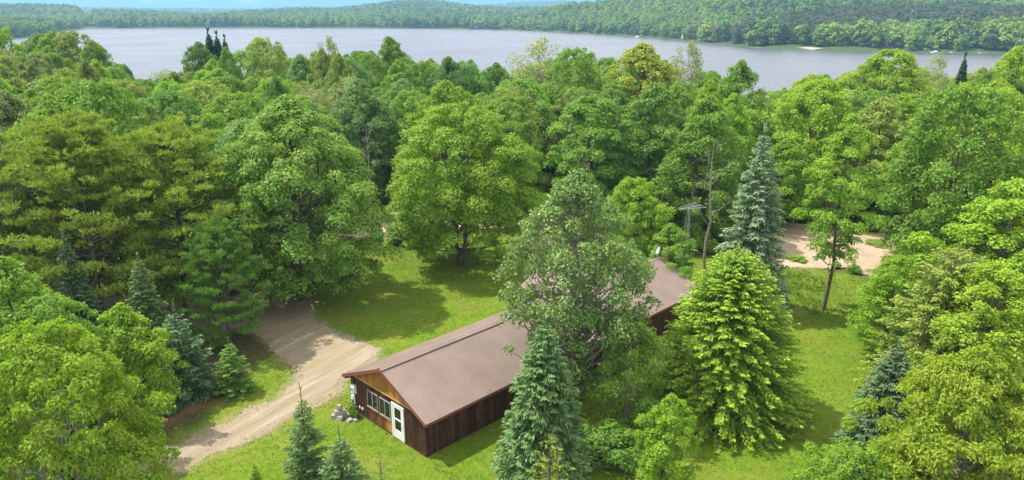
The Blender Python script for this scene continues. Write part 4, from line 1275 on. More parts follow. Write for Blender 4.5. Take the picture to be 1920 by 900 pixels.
  [(24.5, 134.5, 19.0, 3.71), (29.7, 144.9, 16.7, 5.09), (35.2, 132.6, 16.5, 4.68)]),
 ('broad', 'bright', 'forest_tree', 'tall bright green tree on the house side of the deepest dip of the lake view', 'forest trees near the deepest dip of the lake view',
  [(33.6, 125.5, 16.6, 5.17)]),
 ('broad', 'bright', 'forest_tree', 'tall bright green tree in the woods beside the pale budding lakeside tree', 'forest trees near the pale budding lakeside tree',
  [(-4.9, 130.8, 16.2, 3.83)]),
 ('broad', 'green', 'forest_tree', 'tall fresh green tree on the lake side of the left shore of the lake', 'forest trees near the left shore of the lake',
  [(-81.5, 154.0, 16.2, 5.47)]),
 ('broad', 'olive', 'forest_tree', 'tall olive tree on the lake side of the greyish olive edge trees', 'forest trees near the greyish olive edge trees',
  [(-55.0, 90.7, 15.9, 3.6), (-60.7, 106.7, 17.4, 3.74), (-71.5, 102.5, 18.1, 5.29)]),
 ('sparse', 'olive', 'forest_tree', 'tall olive tree on the lake side of the pale budding lakeside tree', 'forest trees near the pale budding lakeside tree',
  [(20.6, 146.1, 17.6, 4.05)]),
 ('broad', 'green', 'forest_tree', 'fresh green tree in the woods beside the tall olive cedar', 'forest trees near the tall olive cedar',
  [(54.6, 73.9, 14.4, 3.79)]),
 ('broad', 'green', 'forest_tree', 'tall fresh green tree on the lake side of the dark spruce by the right bay', 'forest trees near the dark spruce by the right bay',
  [(69.4, 140.2, 16.2, 3.92)]),
 ('broad', 'bluegreen', 'forest_tree', 'wide bluish green tree on the lake side of the thin white birch trunk', 'forest trees near the thin white birch trunk',
  [(-14.6, 99.4, 14.8, 4.79), (-7.2, 96.5, 13.3, 4.65)]),
 ('sparse', 'pale', 'forest_tree', 'pale thin tree close by the deepest dip of the lake view', 'forest trees near the deepest dip of the lake view',
  [(47.1, 139.6, 11.4, 4.41)]),
 ('broad', 'bright', 'forest_tree', 'bright green tree close by the wispy lakeside tree', 'forest trees near the wispy lakeside tree',
  [(-40.4, 135.7, 14.7, 3.74)]),
 ('broad', 'green', 'forest_tree', 'tall fresh green tree on the lake side of the narrow lakeside tree', 'forest trees near the narrow lakeside tree',
  [(-30.0, 150.3, 19.3, 4.73), (-29.7, 158.7, 19.8, 5.45)]),
 ('broad', 'bluegreen', 'forest_tree', 'slim bluish green tree on the house side of the thin white birch trunk', 'forest trees near the thin white birch trunk',
  [(-22.5, 73.8, 13.1, 3.49)]),
 ('spruce', 'spruce', 'forest_tree', 'tall dark pointed spruce on the house side of the left shore of the lake', 'forest trees near the left shore of the lake',
  [(-86.3, 128.5, 18.8, 2.2)]),
 ('broad', 'bluegreen', 'forest_tree', 'bluish green tree on the house side of the brownish lakeside tree', 'forest trees near the brownish lakeside tree',
  [(-60.4, 130.7, 15.0, 4.07)]),
 ('broad', 'green', 'forest_tree', 'tall fresh green tree close by the yellow crowned tree', 'forest trees near the yellow crowned tree',
  [(19.5, 118.2, 18.1, 4.61)]),
 ('broad', 'bright', 'forest_tree', 'tall bright green tree in the woods beside the brownish lakeside tree', 'forest trees near the brownish lakeside tree',
  [(-56.1, 140.6, 18.0, 4.22)]),
 ('broad', 'green', 'forest_tree', 'tall fresh green tree in the woods beside the thin white birch trunk', 'forest trees near the thin white birch trunk',
  [(-34.6, 90.2, 15.1, 4.39)]),
 ('broad', 'lime', 'forest_tree', 'tall lime tree in the woods beside the dark spruce by the right bay', 'forest trees near the dark spruce by the right bay',
  [(86.9, 115.4, 17.5, 4.73), (90.7, 132.6, 19.1, 4.34), (108.0, 144.5, 19.7, 4.05)]),
 ('sparse', 'pale', 'forest_tree', 'tall pale thin tree on the house side of the dark spruce by the right bay', 'forest trees near the dark spruce by the right bay',
  [(74.0, 98.5, 15.5, 4.69)]),
 ('sparse', 'pale', 'forest_tree', 'tall pale thin tree in the woods beside the deepest dip of the lake view', 'forest trees near the deepest dip of the lake view',
  [(56.0, 132.8, 15.1, 4.08)]),
 ('broad', 'green', 'forest_tree', 'tall fresh green tree on the house side of the dark spruce spires', 'forest trees near the dark spruce spires',
  [(-67.3, 125.3, 16.8, 4.16)]),
 ('spruce', 'spruce', 'forest_tree', 'tall dark pointed spruce on the house side of the brownish lakeside tree', 'forest trees near the brownish lakeside tree',
  [(-64.9, 118.6, 17.5, 2.2)]),
 ('broad', 'deep', 'forest_tree', 'tall dark green tree on the lake side of the pale budding lakeside tree', 'forest trees near the pale budding lakeside tree',
  [(13.1, 148.1, 17.1, 3.84)]),
 ('broad', 'bright', 'forest_tree', 'wide bright green tree close by the sandy clearing', 'forest trees near the sandy clearing',
  [(28.1, 86.8, 11.9, 4.51)]),
 ('broad', 'olivegrey', 'forest_tree', 'tall greyish olive tree in the woods beside the left shore of the lake', 'forest trees near the left shore of the lake',
  [(-99.0, 152.1, 17.2, 4.25), (-106.2, 149.5, 18.3, 4.54), (-115.5, 152.0, 21.4, 5.05), (-103.5, 156.8, 21.0, 4.78)]),
 ('broad', 'bright', 'forest_tree', 'wide bright green tree on the lake side of the bare dead tree', 'forest trees near the bare dead tree',
  [(-4.3, 104.4, 13.1, 4.81)]),
 ('broad', 'deep', 'forest_tree', 'tall dark green tree on the lake side of the brownish lakeside tree', 'forest trees near the brownish lakeside tree',
  [(-43.2, 152.1, 17.9, 4.99)]),
 ('broad', 'bluegreen', 'forest_tree', 'tall bluish green tree on the house side of the narrow lakeside tree', 'forest trees near the narrow lakeside tree',
  [(-15.9, 119.8, 17.6, 4.29)]),
 ('broad', 'bright', 'forest_tree', 'tall bright green tree close by the narrow lakeside tree', 'forest trees near the narrow lakeside tree',
  [(-18.5, 132.1, 17.2, 4.75), (-18.3, 143.6, 17.2, 5.06)]),
 ('spruce', 'spruce', 'forest_tree', 'tall dark pointed spruce close by the dark spruce spires', 'forest trees near the dark spruce spires',
  [(-59.8, 157.9, 19.9, 2.2)]),
 ('sparse', 'pale', 'forest_tree', 'pale thin tree on the lake side of the thin white birch trunk', 'forest trees near the thin white birch trunk',
  [(-25.1, 92.8, 13.6, 3.7)]),
 ('spruce', 'spruce', 'forest_tree', 'tall dark pointed spruce on the lake side of the narrow lakeside tree', 'forest trees near the narrow lakeside tree',
  [(-23.8, 159.9, 17.9, 2.2)]),
 ('broad', 'bright', 'forest_tree', 'tall bright green tree close by the pale budding lakeside tree', 'forest trees near the pale budding lakeside tree',
  [(1.2, 132.4, 16.5, 5.58)]),
 ('broad', 'olivegrey', 'forest_tree', 'greyish olive tree on the lake side of the greyish olive edge trees', 'forest trees near the greyish olive edge trees',
  [(-72.1, 96.6, 14.9, 4.01)]),
 ('broad', 'lime2', 'forest_tree', 'tall yellow olive tree close by the dark spruce by the right bay', 'forest trees near the dark spruce by the right bay',
  [(78.1, 124.8, 15.7, 4.83)]),
 ('broad', 'olive', 'forest_tree', 'tall olive tree on the lake side of the thin white birch trunk', 'forest trees near the thin white birch trunk',
  [(-24.7, 107.2, 18.2, 3.63)]),
 ('broad', 'bluegreen', 'forest_tree', 'wide bluish green tree on the house side of the dark spruce spires', 'forest trees near the dark spruce spires',
  [(-70.0, 143.0, 13.9, 5.46)]),
 ('broad', 'lime2', 'forest_tree', 'yellow olive tree close by the lime trees above the lawn', 'forest trees near the lime trees above the lawn',
  [(39.2, 52.8, 12.3, 4.34)]),
 ('broad', 'green', 'forest_tree', 'tall fresh green tree close by the white pines', 'forest trees near the white pines',
  [(-33.5, 58.3, 16.7, 4.83), (-32.5, 51.9, 16.3, 4.0)]),
 ('broad', 'deep', 'forest_tree', 'tall dark green tree on the lake side of the dark spruce spires', 'forest trees near the dark spruce spires',
  [(-50.6, 160.5, 20.8, 4.94)]),
 ('broad', 'lime', 'forest_tree', 'wide lime tree in the woods beside the yellow crowned tree', 'forest trees near the yellow crowned tree',
  [(34.9, 116.0, 11.9, 5.0)]),
 ('broad', 'lime', 'forest_tree', 'lime tree on the lake side of the dark spruce by the right bay', 'forest trees near the dark spruce by the right bay',
  [(84.7, 145.5, 14.4, 4.43)]),
 ('broad', 'olive', 'forest_tree', 'tall olive tree close by the left shore of the lake', 'forest trees near the left shore of the lake',
  [(-77.6, 147.7, 16.9, 4.65)]),
 ('broad', 'green', 'forest_tree', 'wide fresh green tree on the house side of the yellow crowned tree', 'forest trees near the yellow crowned tree',
  [(24.3, 103.7, 14.8, 5.49)]),
 ('broad', 'deep', 'forest_tree', 'tall dark green tree on the house side of the wispy lakeside tree', 'forest trees near the wispy lakeside tree',
  [(-27.8, 127.9, 18.2, 5.53)]),
 ('broad', 'bright', 'forest_tree', 'tall bright green tree on the lake side of the narrow lakeside tree', 'forest trees near the narrow lakeside tree',
  [(-22.1, 148.9, 18.7, 4.96), (-17.1, 157.6, 18.6, 5.07)]),
 ('spruce', 'spruce', 'forest_tree', 'slim dark pointed spruce in the woods beside the deepest dip of the lake view', 'forest trees near the deepest dip of the lake view',
  [(63.2, 144.0, 14.6, 2.2), (31.2, 138.1, 14.8, 2.2)]),
 ('broad', 'bright', 'forest_tree', 'tall bright green tree on the lake side of the brownish lakeside tree', 'forest trees near the brownish lakeside tree',
  [(-42.8, 163.6, 20.3, 4.07), (-35.4, 162.4, 19.1, 4.09)]),
 ('broad', 'bright', 'forest_tree', 'wide bright green tree close by the deepest dip of the lake view', 'forest trees near the deepest dip of the lake view',
  [(41.8, 135.5, 12.0, 4.88)]),
 ('sparse', 'olive', 'forest_tree', 'olive tree close by the bare dead tree', 'forest trees near the bare dead tree',
  [(-0.1, 87.2, 14.4, 4.46)]),
 ('broad', 'bright', 'forest_tree', 'tall bright green tree on the house side of the brownish lakeside tree', 'forest trees near the brownish lakeside tree',
  [(-62.5, 112.5, 17.5, 4.27)]),
 ('spruce', 'spruce', 'forest_tree', 'tall dark pointed spruce on the lake side of the deepest dip of the lake view', 'forest trees near the deepest dip of the lake view',
  [(22.8, 153.0, 18.8, 2.2), (73.0, 156.4, 17.4, 2.2)]),
 ('broad', 'bright', 'forest_tree', 'tall bright green tree close by the greyish olive edge trees', 'forest trees near the greyish olive edge trees',
  [(-48.3, 78.7, 15.4, 3.92), (-57.5, 80.7, 16.2, 4.33)]),
 ('sparse', 'pale', 'forest_tree', 'tall pale thin tree on the house side of the left shore of the lake', 'forest trees near the left shore of the lake',
  [(-76.6, 113.4, 19.2, 4.88)]),
 ('broad', 'bluegreen', 'forest_tree', 'bluish green tree close by the very large round maple', 'forest trees near the very large round maple',
  [(-23.2, 63.5, 12.9, 3.98)]),
 ('broad', 'olivegrey', 'forest_tree', 'wide greyish olive tree on the lake side of the greyish olive edge trees', 'forest trees near the greyish olive edge trees',
  [(-63.3, 87.1, 14.1, 4.59), (-68.8, 90.8, 13.1, 4.79)]),
 ('broad', 'bright', 'forest_tree', 'wide bright green tree on the house side of the deepest dip of the lake view', 'forest trees near the deepest dip of the lake view',
  [(51.0, 127.6, 12.5, 4.88)]),
 ('spruce', 'spruce', 'forest_tree', 'tall dark pointed spruce on the lake side of the dark spruce spires', 'forest trees near the dark spruce spires',
  [(-74.6, 160.1, 15.7, 2.2)]),
 ('broad', 'lime', 'forest_tree', 'wide lime tree in the woods beside the lime tree by the right bay', 'forest trees near the lime tree by the right bay',
  [(42.4, 113.9, 12.4, 4.9), (51.9, 114.8, 13.6, 4.92)]),
 ('broad', 'lime', 'forest_tree', 'short lime tree on the lake side of the deepest dip of the lake view', 'forest trees near the deepest dip of the lake view',
  [(49.1, 145.9, 9.8, 4.12)]),
 ('broad', 'green', 'forest_tree', 'wide fresh green tree on the lake side of the greyish olive edge trees', 'forest trees near the greyish olive edge trees',
  [(-52.9, 104.4, 14.0, 5.39)]),
 ('broad', 'olivegrey', 'forest_tree', 'tall greyish olive tree close by the greyish olive edge trees', 'forest trees near the greyish olive edge trees',
  [(-56.3, 74.5, 16.0, 3.85)]),
 ('spruce', 'spruce', 'forest_tree', 'tall dark pointed spruce on the lake side of the pale budding lakeside tree', 'forest trees near the pale budding lakeside tree',
  [(3.8, 149.2, 16.3, 2.2)]),
 ('broad', 'green', 'forest_tree', 'tall fresh green tree on the house side of the pale budding lakeside tree', 'forest trees near the pale budding lakeside tree',
  [(8.2, 116.2, 15.2, 5.02), (-13.2, 113.1, 17.6, 3.82)]),
 ('broad', 'olive', 'forest_tree', 'tall olive tree on the house side of the brownish lakeside tree', 'forest trees near the brownish lakeside tree',
  [(-54.4, 126.3, 15.7, 4.69)]),
 ('broad', 'green', 'forest_tree', 'fresh green tree in the woods beside the bare dead tree', 'forest trees near the bare dead tree',
  [(20.6, 91.3, 14.8, 4.38)]),
 ('sparse', 'olive', 'forest_tree', 'tall olive tree in the woods beside the left shore of the lake', 'forest trees near the left shore of the lake',
  [(-109.7, 155.8, 17.8, 4.17)]),
 ('sparse', 'pale', 'forest_tree', 'tall pale thin tree on the lake side of the dark spruce by the right bay', 'forest trees near the dark spruce by the right bay',
  [(115.9, 152.6, 18.4, 4.91)]),
 ('broad', 'lime2', 'forest_tree', 'yellow olive tree in the woods beside the yellow crowned tree', 'forest trees near the yellow crowned tree',
  [(34.8, 102.7, 10.6, 4.45)]),
 ('broad', 'green', 'forest_tree', 'wide fresh green tree in the woods beside the thin white birch trunk', 'forest trees near the thin white birch trunk',
  [(-28.0, 75.3, 14.0, 4.65)]),
 ('broad', 'lime2', 'forest_tree', 'wide yellow olive tree on the house side of the lime tree by the right bay', 'forest trees near the lime tree by the right bay',
  [(48.9, 105.7, 13.7, 5.44)]),
 ('sparse', 'olive', 'forest_tree', 'wide olive tree close by the dark spruce spires', 'forest trees near the dark spruce spires',
  [(-66.5, 152.4, 14.6, 5.37)]),
 ('broad', 'lime2', 'forest_tree', 'yellow olive tree close by the deepest dip of the lake view', 'forest trees near the deepest dip of the lake view',
  [(44.7, 129.0, 13.1, 3.84)]),
 ('broad', 'bright', 'forest_tree', 'bright green tree in the woods beside the sandy clearing', 'forest trees near the sandy clearing',
  [(45.9, 86.9, 13.6, 4.41)]),
 ('broad', 'green', 'forest_tree', 'tall fresh green tree on the lake side of the deepest dip of the lake view', 'forest trees near the deepest dip of the lake view',
  [(39.3, 153.2, 16.9, 4.3), (66.9, 159.0, 16.2, 4.78)]),
 ('sparse', 'pale', 'forest_tree', 'tall pale thin tree on the lake side of the left shore of the lake', 'forest trees near the left shore of the lake',
  [(-90.4, 158.0, 20.1, 4.15)]),
 ('broad', 'lime', 'forest_tree', 'tall lime tree on the lake side of the dark spruce by the right bay', 'forest trees near the dark spruce by the right bay',
  [(79.7, 156.1, 15.7, 5.54)]),
 ('broad', 'green', 'forest_tree', 'slim fresh green tree on the lake side of the greyish olive edge trees', 'forest trees near the greyish olive edge trees',
  [(-41.5, 92.3, 13.2, 3.55)]),
 ('spruce', 'spruce', 'forest_tree', 'slim dark pointed spruce on the lake side of the bare dead tree', 'forest trees near the bare dead tree',
  [(13.3, 94.4, 13.5, 2.2)]),
 ('broad', 'yellow', 'forest_tree', 'tall yellowish tree on the lake side of the pale budding lakeside tree', 'forest trees near the pale budding lakeside tree',
  [(18.7, 140.2, 16.8, 4.14)]),
 ('sparse', 'olive', 'forest_tree', 'tall olive tree on the lake side of the dark spruce by the right bay', 'forest trees near the dark spruce by the right bay',
  [(86.2, 160.7, 17.1, 5.43)]),
 ('broad', 'bluegreen', 'forest_tree', 'tall bluish green tree close by the pale budding lakeside tree', 'forest trees near the pale budding lakeside tree',
  [(1.0, 118.7, 15.1, 5.58)]),
 ('broad', 'green', 'forest_tree', 'tall fresh green tree in the woods beside the left shore of the lake', 'forest trees near the left shore of the lake',
  [(-103.6, 142.9, 22.2, 5.15)]),
 ('spruce', 'spruce', 'forest_tree', 'slim dark pointed spruce on the lake side of the greyish olive edge trees', 'forest trees near the greyish olive edge trees',
  [(-37.4, 99.4, 14.5, 2.2)]),
 ('broad', 'bright', 'forest_tree', 'wide bright green tree on the lake side of the deepest dip of the lake view', 'forest trees near the deepest dip of the lake view',
  [(48.9, 154.9, 12.1, 4.83)]),
 ('broad', 'green', 'forest_tree', 'fresh green tree close by the lime tree by the right bay', 'forest trees near the lime tree by the right bay',
  [(66.1, 115.9, 12.7, 4.14)]),
 ('broad', 'green', 'forest_tree', 'tall fresh green tree close by the lime tree by the right bay', 'forest trees near the lime tree by the right bay',
  [(61.0, 127.3, 17.7, 5.31)]),
 ('broad', 'green', 'forest_tree', 'tall fresh green tree close by the narrow lakeside tree', 'forest trees near the narrow lakeside tree',
  [(-28.8, 140.3, 19.5, 5.25)]),
 ('broad', 'olivegrey', 'forest_tree', 'greyish olive tree on the house side of the white pines', 'forest trees near the white pines',
  [(-35.1, 46.9, 14.6, 4.08)]),
 ('broad', 'lime2', 'forest_tree', 'slim yellow olive tree on the lake side of the dark spruce by the right bay', 'forest trees near the dark spruce by the right bay',
  [(76.5, 139.0, 14.7, 3.63)]),
 ('broad', 'olive', 'forest_tree', 'tall olive tree in the woods beside the brownish lakeside tree', 'forest trees near the brownish lakeside tree',
  [(-38.5, 146.4, 18.1, 4.42)]),
 ('broad', 'olive', 'forest_tree', 'tall olive tree close by the yellow crowned tree', 'forest trees near the yellow crowned tree',
  [(24.0, 112.3, 15.1, 4.76), (14.5, 113.4, 17.1, 5.2)]),
 ('spruce', 'spruce', 'forest_tree', 'tall dark pointed spruce on the lake side of the greyish olive edge trees', 'forest trees near the greyish olive edge trees',
  [(-43.7, 104.0, 15.2, 2.2)]),
 ('broad', 'bright', 'forest_tree', 'bright green tree on the lake side of the deepest dip of the lake view', 'forest trees near the deepest dip of the lake view',
  [(54.6, 148.8, 11.9, 4.14)]),
 ('sparse', 'olive', 'forest_tree', 'olive tree on the lake side of the greyish olive edge trees', 'forest trees near the greyish olive edge trees',
  [(-57.5, 98.4, 13.3, 3.92)]),
 ('broad', 'green', 'forest_tree', 'tall fresh green tree on the lake side of the dark spruce spires', 'forest trees near the dark spruce spires',
  [(-65.3, 161.1, 17.3, 4.61)]),
 ('broad', 'green', 'forest_tree', 'wide fresh green tree in the woods beside the sandy clearing', 'forest trees near the sandy clearing',
  [(52.4, 89.7, 13.4, 4.81)]),
 ('sparse', 'olive', 'forest_tree', 'tall olive tree on the house side of the left shore of the lake', 'forest trees near the left shore of the lake',
  [(-83.4, 110.8, 21.5, 5.28)]),
 ('sparse', 'olive', 'forest_tree', 'tall olive tree in the woods beside the deepest dip of the lake view', 'forest trees near the deepest dip of the lake view',
  [(24.9, 140.4, 18.3, 3.78)]),
 ('broad', 'bright', 'forest_tree', 'slim bright green tree close by the sandy clearing', 'forest trees near the sandy clearing',
  [(24.2, 81.0, 13.9, 3.43)]),
 ('broad', 'green', 'forest_tree', 'wide fresh green tree on the house side of the deepest dip of the lake view', 'forest trees near the deepest dip of the lake view',
  [(39.9, 120.1, 12.9, 4.88)]),
 ('broad', 'green', 'forest_tree', 'tall fresh green tree on the house side of the wispy lakeside tree', 'forest trees near the wispy lakeside tree',
  [(-51.1, 112.9, 15.6, 4.97)]),
 ('sparse', 'olive', 'forest_tree', 'tall olive tree in the woods beside the dark spruce spires', 'forest trees near the dark spruce spires',
  [(-51.8, 154.1, 20.0, 5.08)]),
 ('broad', 'olive', 'forest_tree', 'tall olive tree in the woods beside the left shore of the lake', 'forest trees near the left shore of the lake',
  [(-97.7, 145.6, 18.8, 4.52)]),
 ('broad', 'green', 'forest_tree', 'tall fresh green tree in the woods beside the sandy clearing', 'forest trees near the sandy clearing',
  [(58.6, 87.5, 16.2, 4.21)]),
 ('broad', 'green', 'forest_tree', 'slim fresh green tree in the woods beside the white pines', 'forest trees near the white pines',
  [(-39.5, 63.7, 14.7, 3.54)]),
 ('sparse', 'pale', 'forest_tree', 'tall pale thin tree on the lake side of the narrow lakeside tree', 'forest trees near the narrow lakeside tree',
  [(-15.2, 151.0, 17.0, 5.44)]),
 ('broad', 'bluegreen', 'forest_tree', 'wide bluish green tree in the woods beside the dark spruce spires', 'forest trees near the dark spruce spires',
  [(-73.0, 154.1, 13.9, 5.01)]),
 ('broad', 'green', 'forest_tree', 'tall fresh green tree close by the brownish lakeside tree', 'forest trees near the brownish lakeside tree',
  [(-52.2, 147.7, 19.5, 5.51)]),
 ('broad', 'olive', 'forest_tree', 'tall olive tree on the house side of the wispy lakeside tree', 'forest trees near the wispy lakeside tree',
  [(-29.9, 118.5, 19.3, 3.85)]),
 ('spruce', 'spruce', 'forest_tree', 'slim dark pointed spruce on the lake side of the thin white birch trunk', 'forest trees near the thin white birch trunk',
  [(-20.1, 96.5, 14.5, 2.2)]),
 ('broad', 'green', 'forest_tree', 'wide fresh green tree on the house side of the lime tree by the right bay', 'forest trees near the lime tree by the right bay',
  [(66.6, 108.5, 14.5, 4.67)]),
 ('broad', 'green', 'forest_tree', 'wide fresh green tree close by the lime tree by the right bay', 'forest trees near the lime tree by the right bay',
  [(66.0, 122.6, 12.6, 5.28)]),
 ('broad', 'deep', 'forest_tree', 'dark green tree close by the thin white birch trunk', 'forest trees near the thin white birch trunk',
  [(-21.9, 79.3, 12.5, 3.74)]),
 ('broad', 'bright', 'forest_tree', 'tall bright green tree in the woods beside the sandy clearing', 'forest trees near the sandy clearing',
  [(20.3, 76.3, 15.4, 3.58)]),
 ('broad', 'green', 'forest_tree', 'tall fresh green tree close by the lime trees above the lawn', 'forest trees near the lime trees above the lawn',
  [(32.9, 53.3, 16.9, 4.77)]),
 ('broad', 'bright', 'forest_tree', 'wide bright green tree on the house side of the brownish lakeside tree', 'forest trees near the brownish lakeside tree',
  [(-55.5, 134.0, 14.7, 5.1)]),
 ('broad', 'green', 'forest_tree', 'fresh green tree on the house side of the yellow crowned tree', 'forest trees near the yellow crowned tree',
  [(13.9, 102.6, 14.7, 4.44)]),
 ('broad', 'deep', 'forest_tree', 'tall dark green tree on the lake side of the lattice antenna mast', 'forest trees near the lattice antenna mast',
  [(14.3, 75.1, 15.2, 4.72)]),
 ('broad', 'lime', 'forest_tree', 'tall lime tree in the woods beside the tall olive cedar', 'forest trees near the tall olive cedar',
  [(59.0, 78.0, 15.0, 4.4)]),
 ('broad', 'lime', 'forest_tree', 'tall lime tree close by the lime tree by the right bay', 'forest trees near the lime tree by the right bay',
  [(54.7, 122.4, 15.6, 5.08)]),
 ('spruce', 'spruce', 'forest_tree', 'slim dark pointed spruce on the lake side of the deepest dip of the lake view', 'forest trees near the deepest dip of the lake view',
  [(36.6, 141.3, 14.5, 2.2)]),
]

BK = {'bare': BARKGREY, 'sparse': BARKGREY, 'poplar': BARKGREY, 'cedar': BARKGREY, 'ash': BARKGREY}
for lst in PROTO.values():
    for p in lst:
        p['trunk'].materials.append(BARK)
        if p['crown']: p['crown'].materials.append(LEAF['green'])
rt = random.Random(77)
CATS = {'shrub': 'shrub'}
cnt = {}
def put_tree(kind, matn, name, label, group, x, y, h, r, z=None, which=None):
    lst = PROTO[kind]
    i = cnt.get(kind, 0); cnt[kind] = i+1
    p = lst[(i if which is None else which) % len(lst)]
    if kind in ('spruce', 'fir'): p = lst[0] if h < (11 if kind == 'spruce' else 7) else lst[1]
    root = empty(name, (x, y, zat(x, y) if z is None else z), rt.random()*6.28)
    root.scale = (r/p['R'], r/p['R'], h/p['H'])
    tag(root, label, CATS.get(kind, 'tree'), group or None)
    tk = obj('trunk', p['trunk'], None, root)
    tk.material_slots[0].link = 'OBJECT'
    tk.material_slots[0].material = BARKPALE if matn == 'barkpale' else BK.get(kind, BARK)
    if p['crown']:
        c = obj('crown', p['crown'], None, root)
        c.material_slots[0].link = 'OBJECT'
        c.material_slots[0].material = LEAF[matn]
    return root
for kind, matn, name, label, group, lst in TREES:
    for (x, y, h, r) in lst:
        put_tree(kind, matn, name, label, group, x, y, h, r)

# ------------------------------------------------------------------ scattered stuff (woods beyond the lake, undergrowth)
def scatter(name, pts, scl, pick, coll, seed):
    g = np.random.default_rng(seed)
    n = len(pts)
    me = bpy.data.meshes.new(name)
    me.vertices.add(n)
    me.vertices.foreach_set('co', np.asarray(pts, np.float32).ravel())
    for an, av, ty in (('rz', g.random(n)*6.283, 'FLOAT'), ('sc', scl, 'FLOAT'), ('pick', pick, 'INT')):
        a = me.attributes.new(an, ty, 'POINT')
        a.data.foreach_set('value', np.asarray(av, np.int32 if ty == 'INT' else np.float32))
    o = obj(name, me)
    ng = bpy.data.node_groups.new(name, 'GeometryNodeTree')
    ng.interface.new_socket('Geometry', in_out='INPUT', socket_type='NodeSocketGeometry')
    ng.interface.new_socket('Geometry', in_out='OUTPUT', socket_type='NodeSocketGeometry')
    gi = N(ng, 'NodeGroupInput'); go = N(ng, 'NodeGroupOutput')
    io = N(ng, 'GeometryNodeInstanceOnPoints')
    ci = N(ng, 'GeometryNodeCollectionInfo')
    ci.inputs['Collection'].default_value = coll
    ci.inputs['Separate Children'].default_value = True
    ci.inputs['Reset Children'].default_value = True
    def na(nm, dt):
        q = N(ng, 'GeometryNodeInputNamedAttribute', data_type=dt); q.inputs['Name'].default_value = nm
        return q.outputs['Attribute']
    cx = N(ng, 'ShaderNodeCombineXYZ')
    L = ng.links.new
    L(na('rz', 'FLOAT'), cx.inputs['Z'])
    L(gi.outputs[0], io.inputs['Points'])
    L(ci.outputs[0], io.inputs['Instance'])
    io.inputs['Pick Instance'].default_value = True
    L(na('pick', 'INT'), io.inputs['Instance Index'])
    L(cx.outputs['Vector'], io.inputs['Rotation'])
    L(na('sc', 'FLOAT'), io.inputs['Scale'])
    L(io.outputs[0], go.inputs[0])
    md = o.modifiers.new('scatter', 'NODES'); md.node_group = ng
    return tag(o, kind='stuff')

def proto_coll(name, items):
    c = bpy.data.collections.new(name)
    for k, (me, mt) in enumerate(items):
        me.materials.clear(); me.materials.append(mt)
        c.objects.link(bpy.data.objects.new('%s_%02d' % (name, k), me))
    return c
FARL = {k: leafmat('far_'+k, a, b, .3) for k, a, b in (
  ('green', (.090, .205, .038), (.180, .300, .065)), ('lime', (.170, .290, .040), (.290, .390, .075)),
  ('deep', (.045, .110, .036), (.085, .160, .055)), ('grey', (.095, .110, .065), (.150, .165, .100)))}
def farcrown(seed, prof, H=14, Rr=5.2, n=900):
    return broadleaf(seed, H, Rr, .06, 26, n, 1.25, .95, prof, .2, .75, (.24, .4), limbs=2)['crown']
def fircrown(seed, H=16, Rr=3.2):
    return conifer(seed, H, Rr, 20, 6, 4, 1.6, .6, .3, .05, .8, .2, 1)['crown']
farA = proto_coll('far_crown', [(farcrown(300, 'round'), FARL['green']), (farcrown(301, 'maple'), FARL['green']), (farcrown(302, 'tall'), FARL['lime']), (farcrown(303, 'round'), FARL['lime']), (farcrown(304, 'oval'), FARL['deep']), (fircrown(305), FARL['deep']), (farcrown(306, 'tall'), FARL['grey']), (farcrown(307, 'round'), FARL['deep'])])
g = np.random.default_rng(9)
def wood_points(x0, x1, y0, y1, sp, frust=.80):
    xs = np.arange(x0, x1, sp); ys = np.arange(y0, y1, sp)
    X, Y = np.meshgrid(xs, ys)
    X = (X+g.uniform(-.45, .45, X.shape)*sp).ravel(); Y = (Y+g.uniform(-.45, .45, Y.shape)*sp).ravel()
    k = (np.abs(X) < frust*Y+40) & (polyd(X, Y, LAKE) > 4)
    X, Y = X[k], Y[k]
    return X, Y
PX = []; SCL = []; PK = []
def add_wood(x0, x1, y0, y1, sp, s0, s1):
    X, Y = wood_points(x0, x1, y0, y1, sp)
    # open strip of a power line on the left hill
    k = ~((np.abs(X/Y+.5555) < .0052) & (Y > 1500) & (Y < 2300))
    X, Y = X[k], Y[k]
    d = polyd(X, Y, LAKE)
    # clearings along the right bank
    k = ~((d < 20) & (Y < 660) & (X > 215) & (fbm(X/35., Y/35.+7) > .50))
    X, Y = X[k], Y[k]
    Z = height(X, Y)-.5
    zone = fbm(X/110.+3, Y/110.)+.15*g.normal(size=len(X))
    hi = (X > 100) & (Y < 1400)
    pk = np.where(zone < .36, g.choice([4, 5, 7, 0], len(X)), np.where(zone < .52, g.choice([0, 1, 4, 0], len(X)), np.where(zone < .62, g.choice([0, 1, 2, 6], len(X)), g.choice([2, 3, 1, 2], len(X)))))
    band = hi & (Y > 660) & (Y < 860) & (X > 200) & (fbm(X/150.+9, Y/80.) > .45)
    pk = np.where(band, g.choice([6, 6, 5, 4], len(X)), pk)
    PX.append(np.stack([X, Y, Z], 1)); SCL.append(g.uniform(s0, s1, len(X))); PK.append(pk)
add_wood(120, 1100, 500, 1500, 9.0, .75, 1.2)
add_wood(-1500, 120, 820, 1560, 9.5, .8, 1.25)
add_wood(-2000, 1500, 1560, 2700, 13, .85, 1.35)
add_wood(-3700, 2500, 4200, 5200, 34, 1.6, 2.6)
add_wood(-1000, -420, 420, 820, 10, .8, 1.2)
scatter('far_woods', np.concatenate(PX), np.concatenate(SCL), np.concatenate(PK), farA, 4)

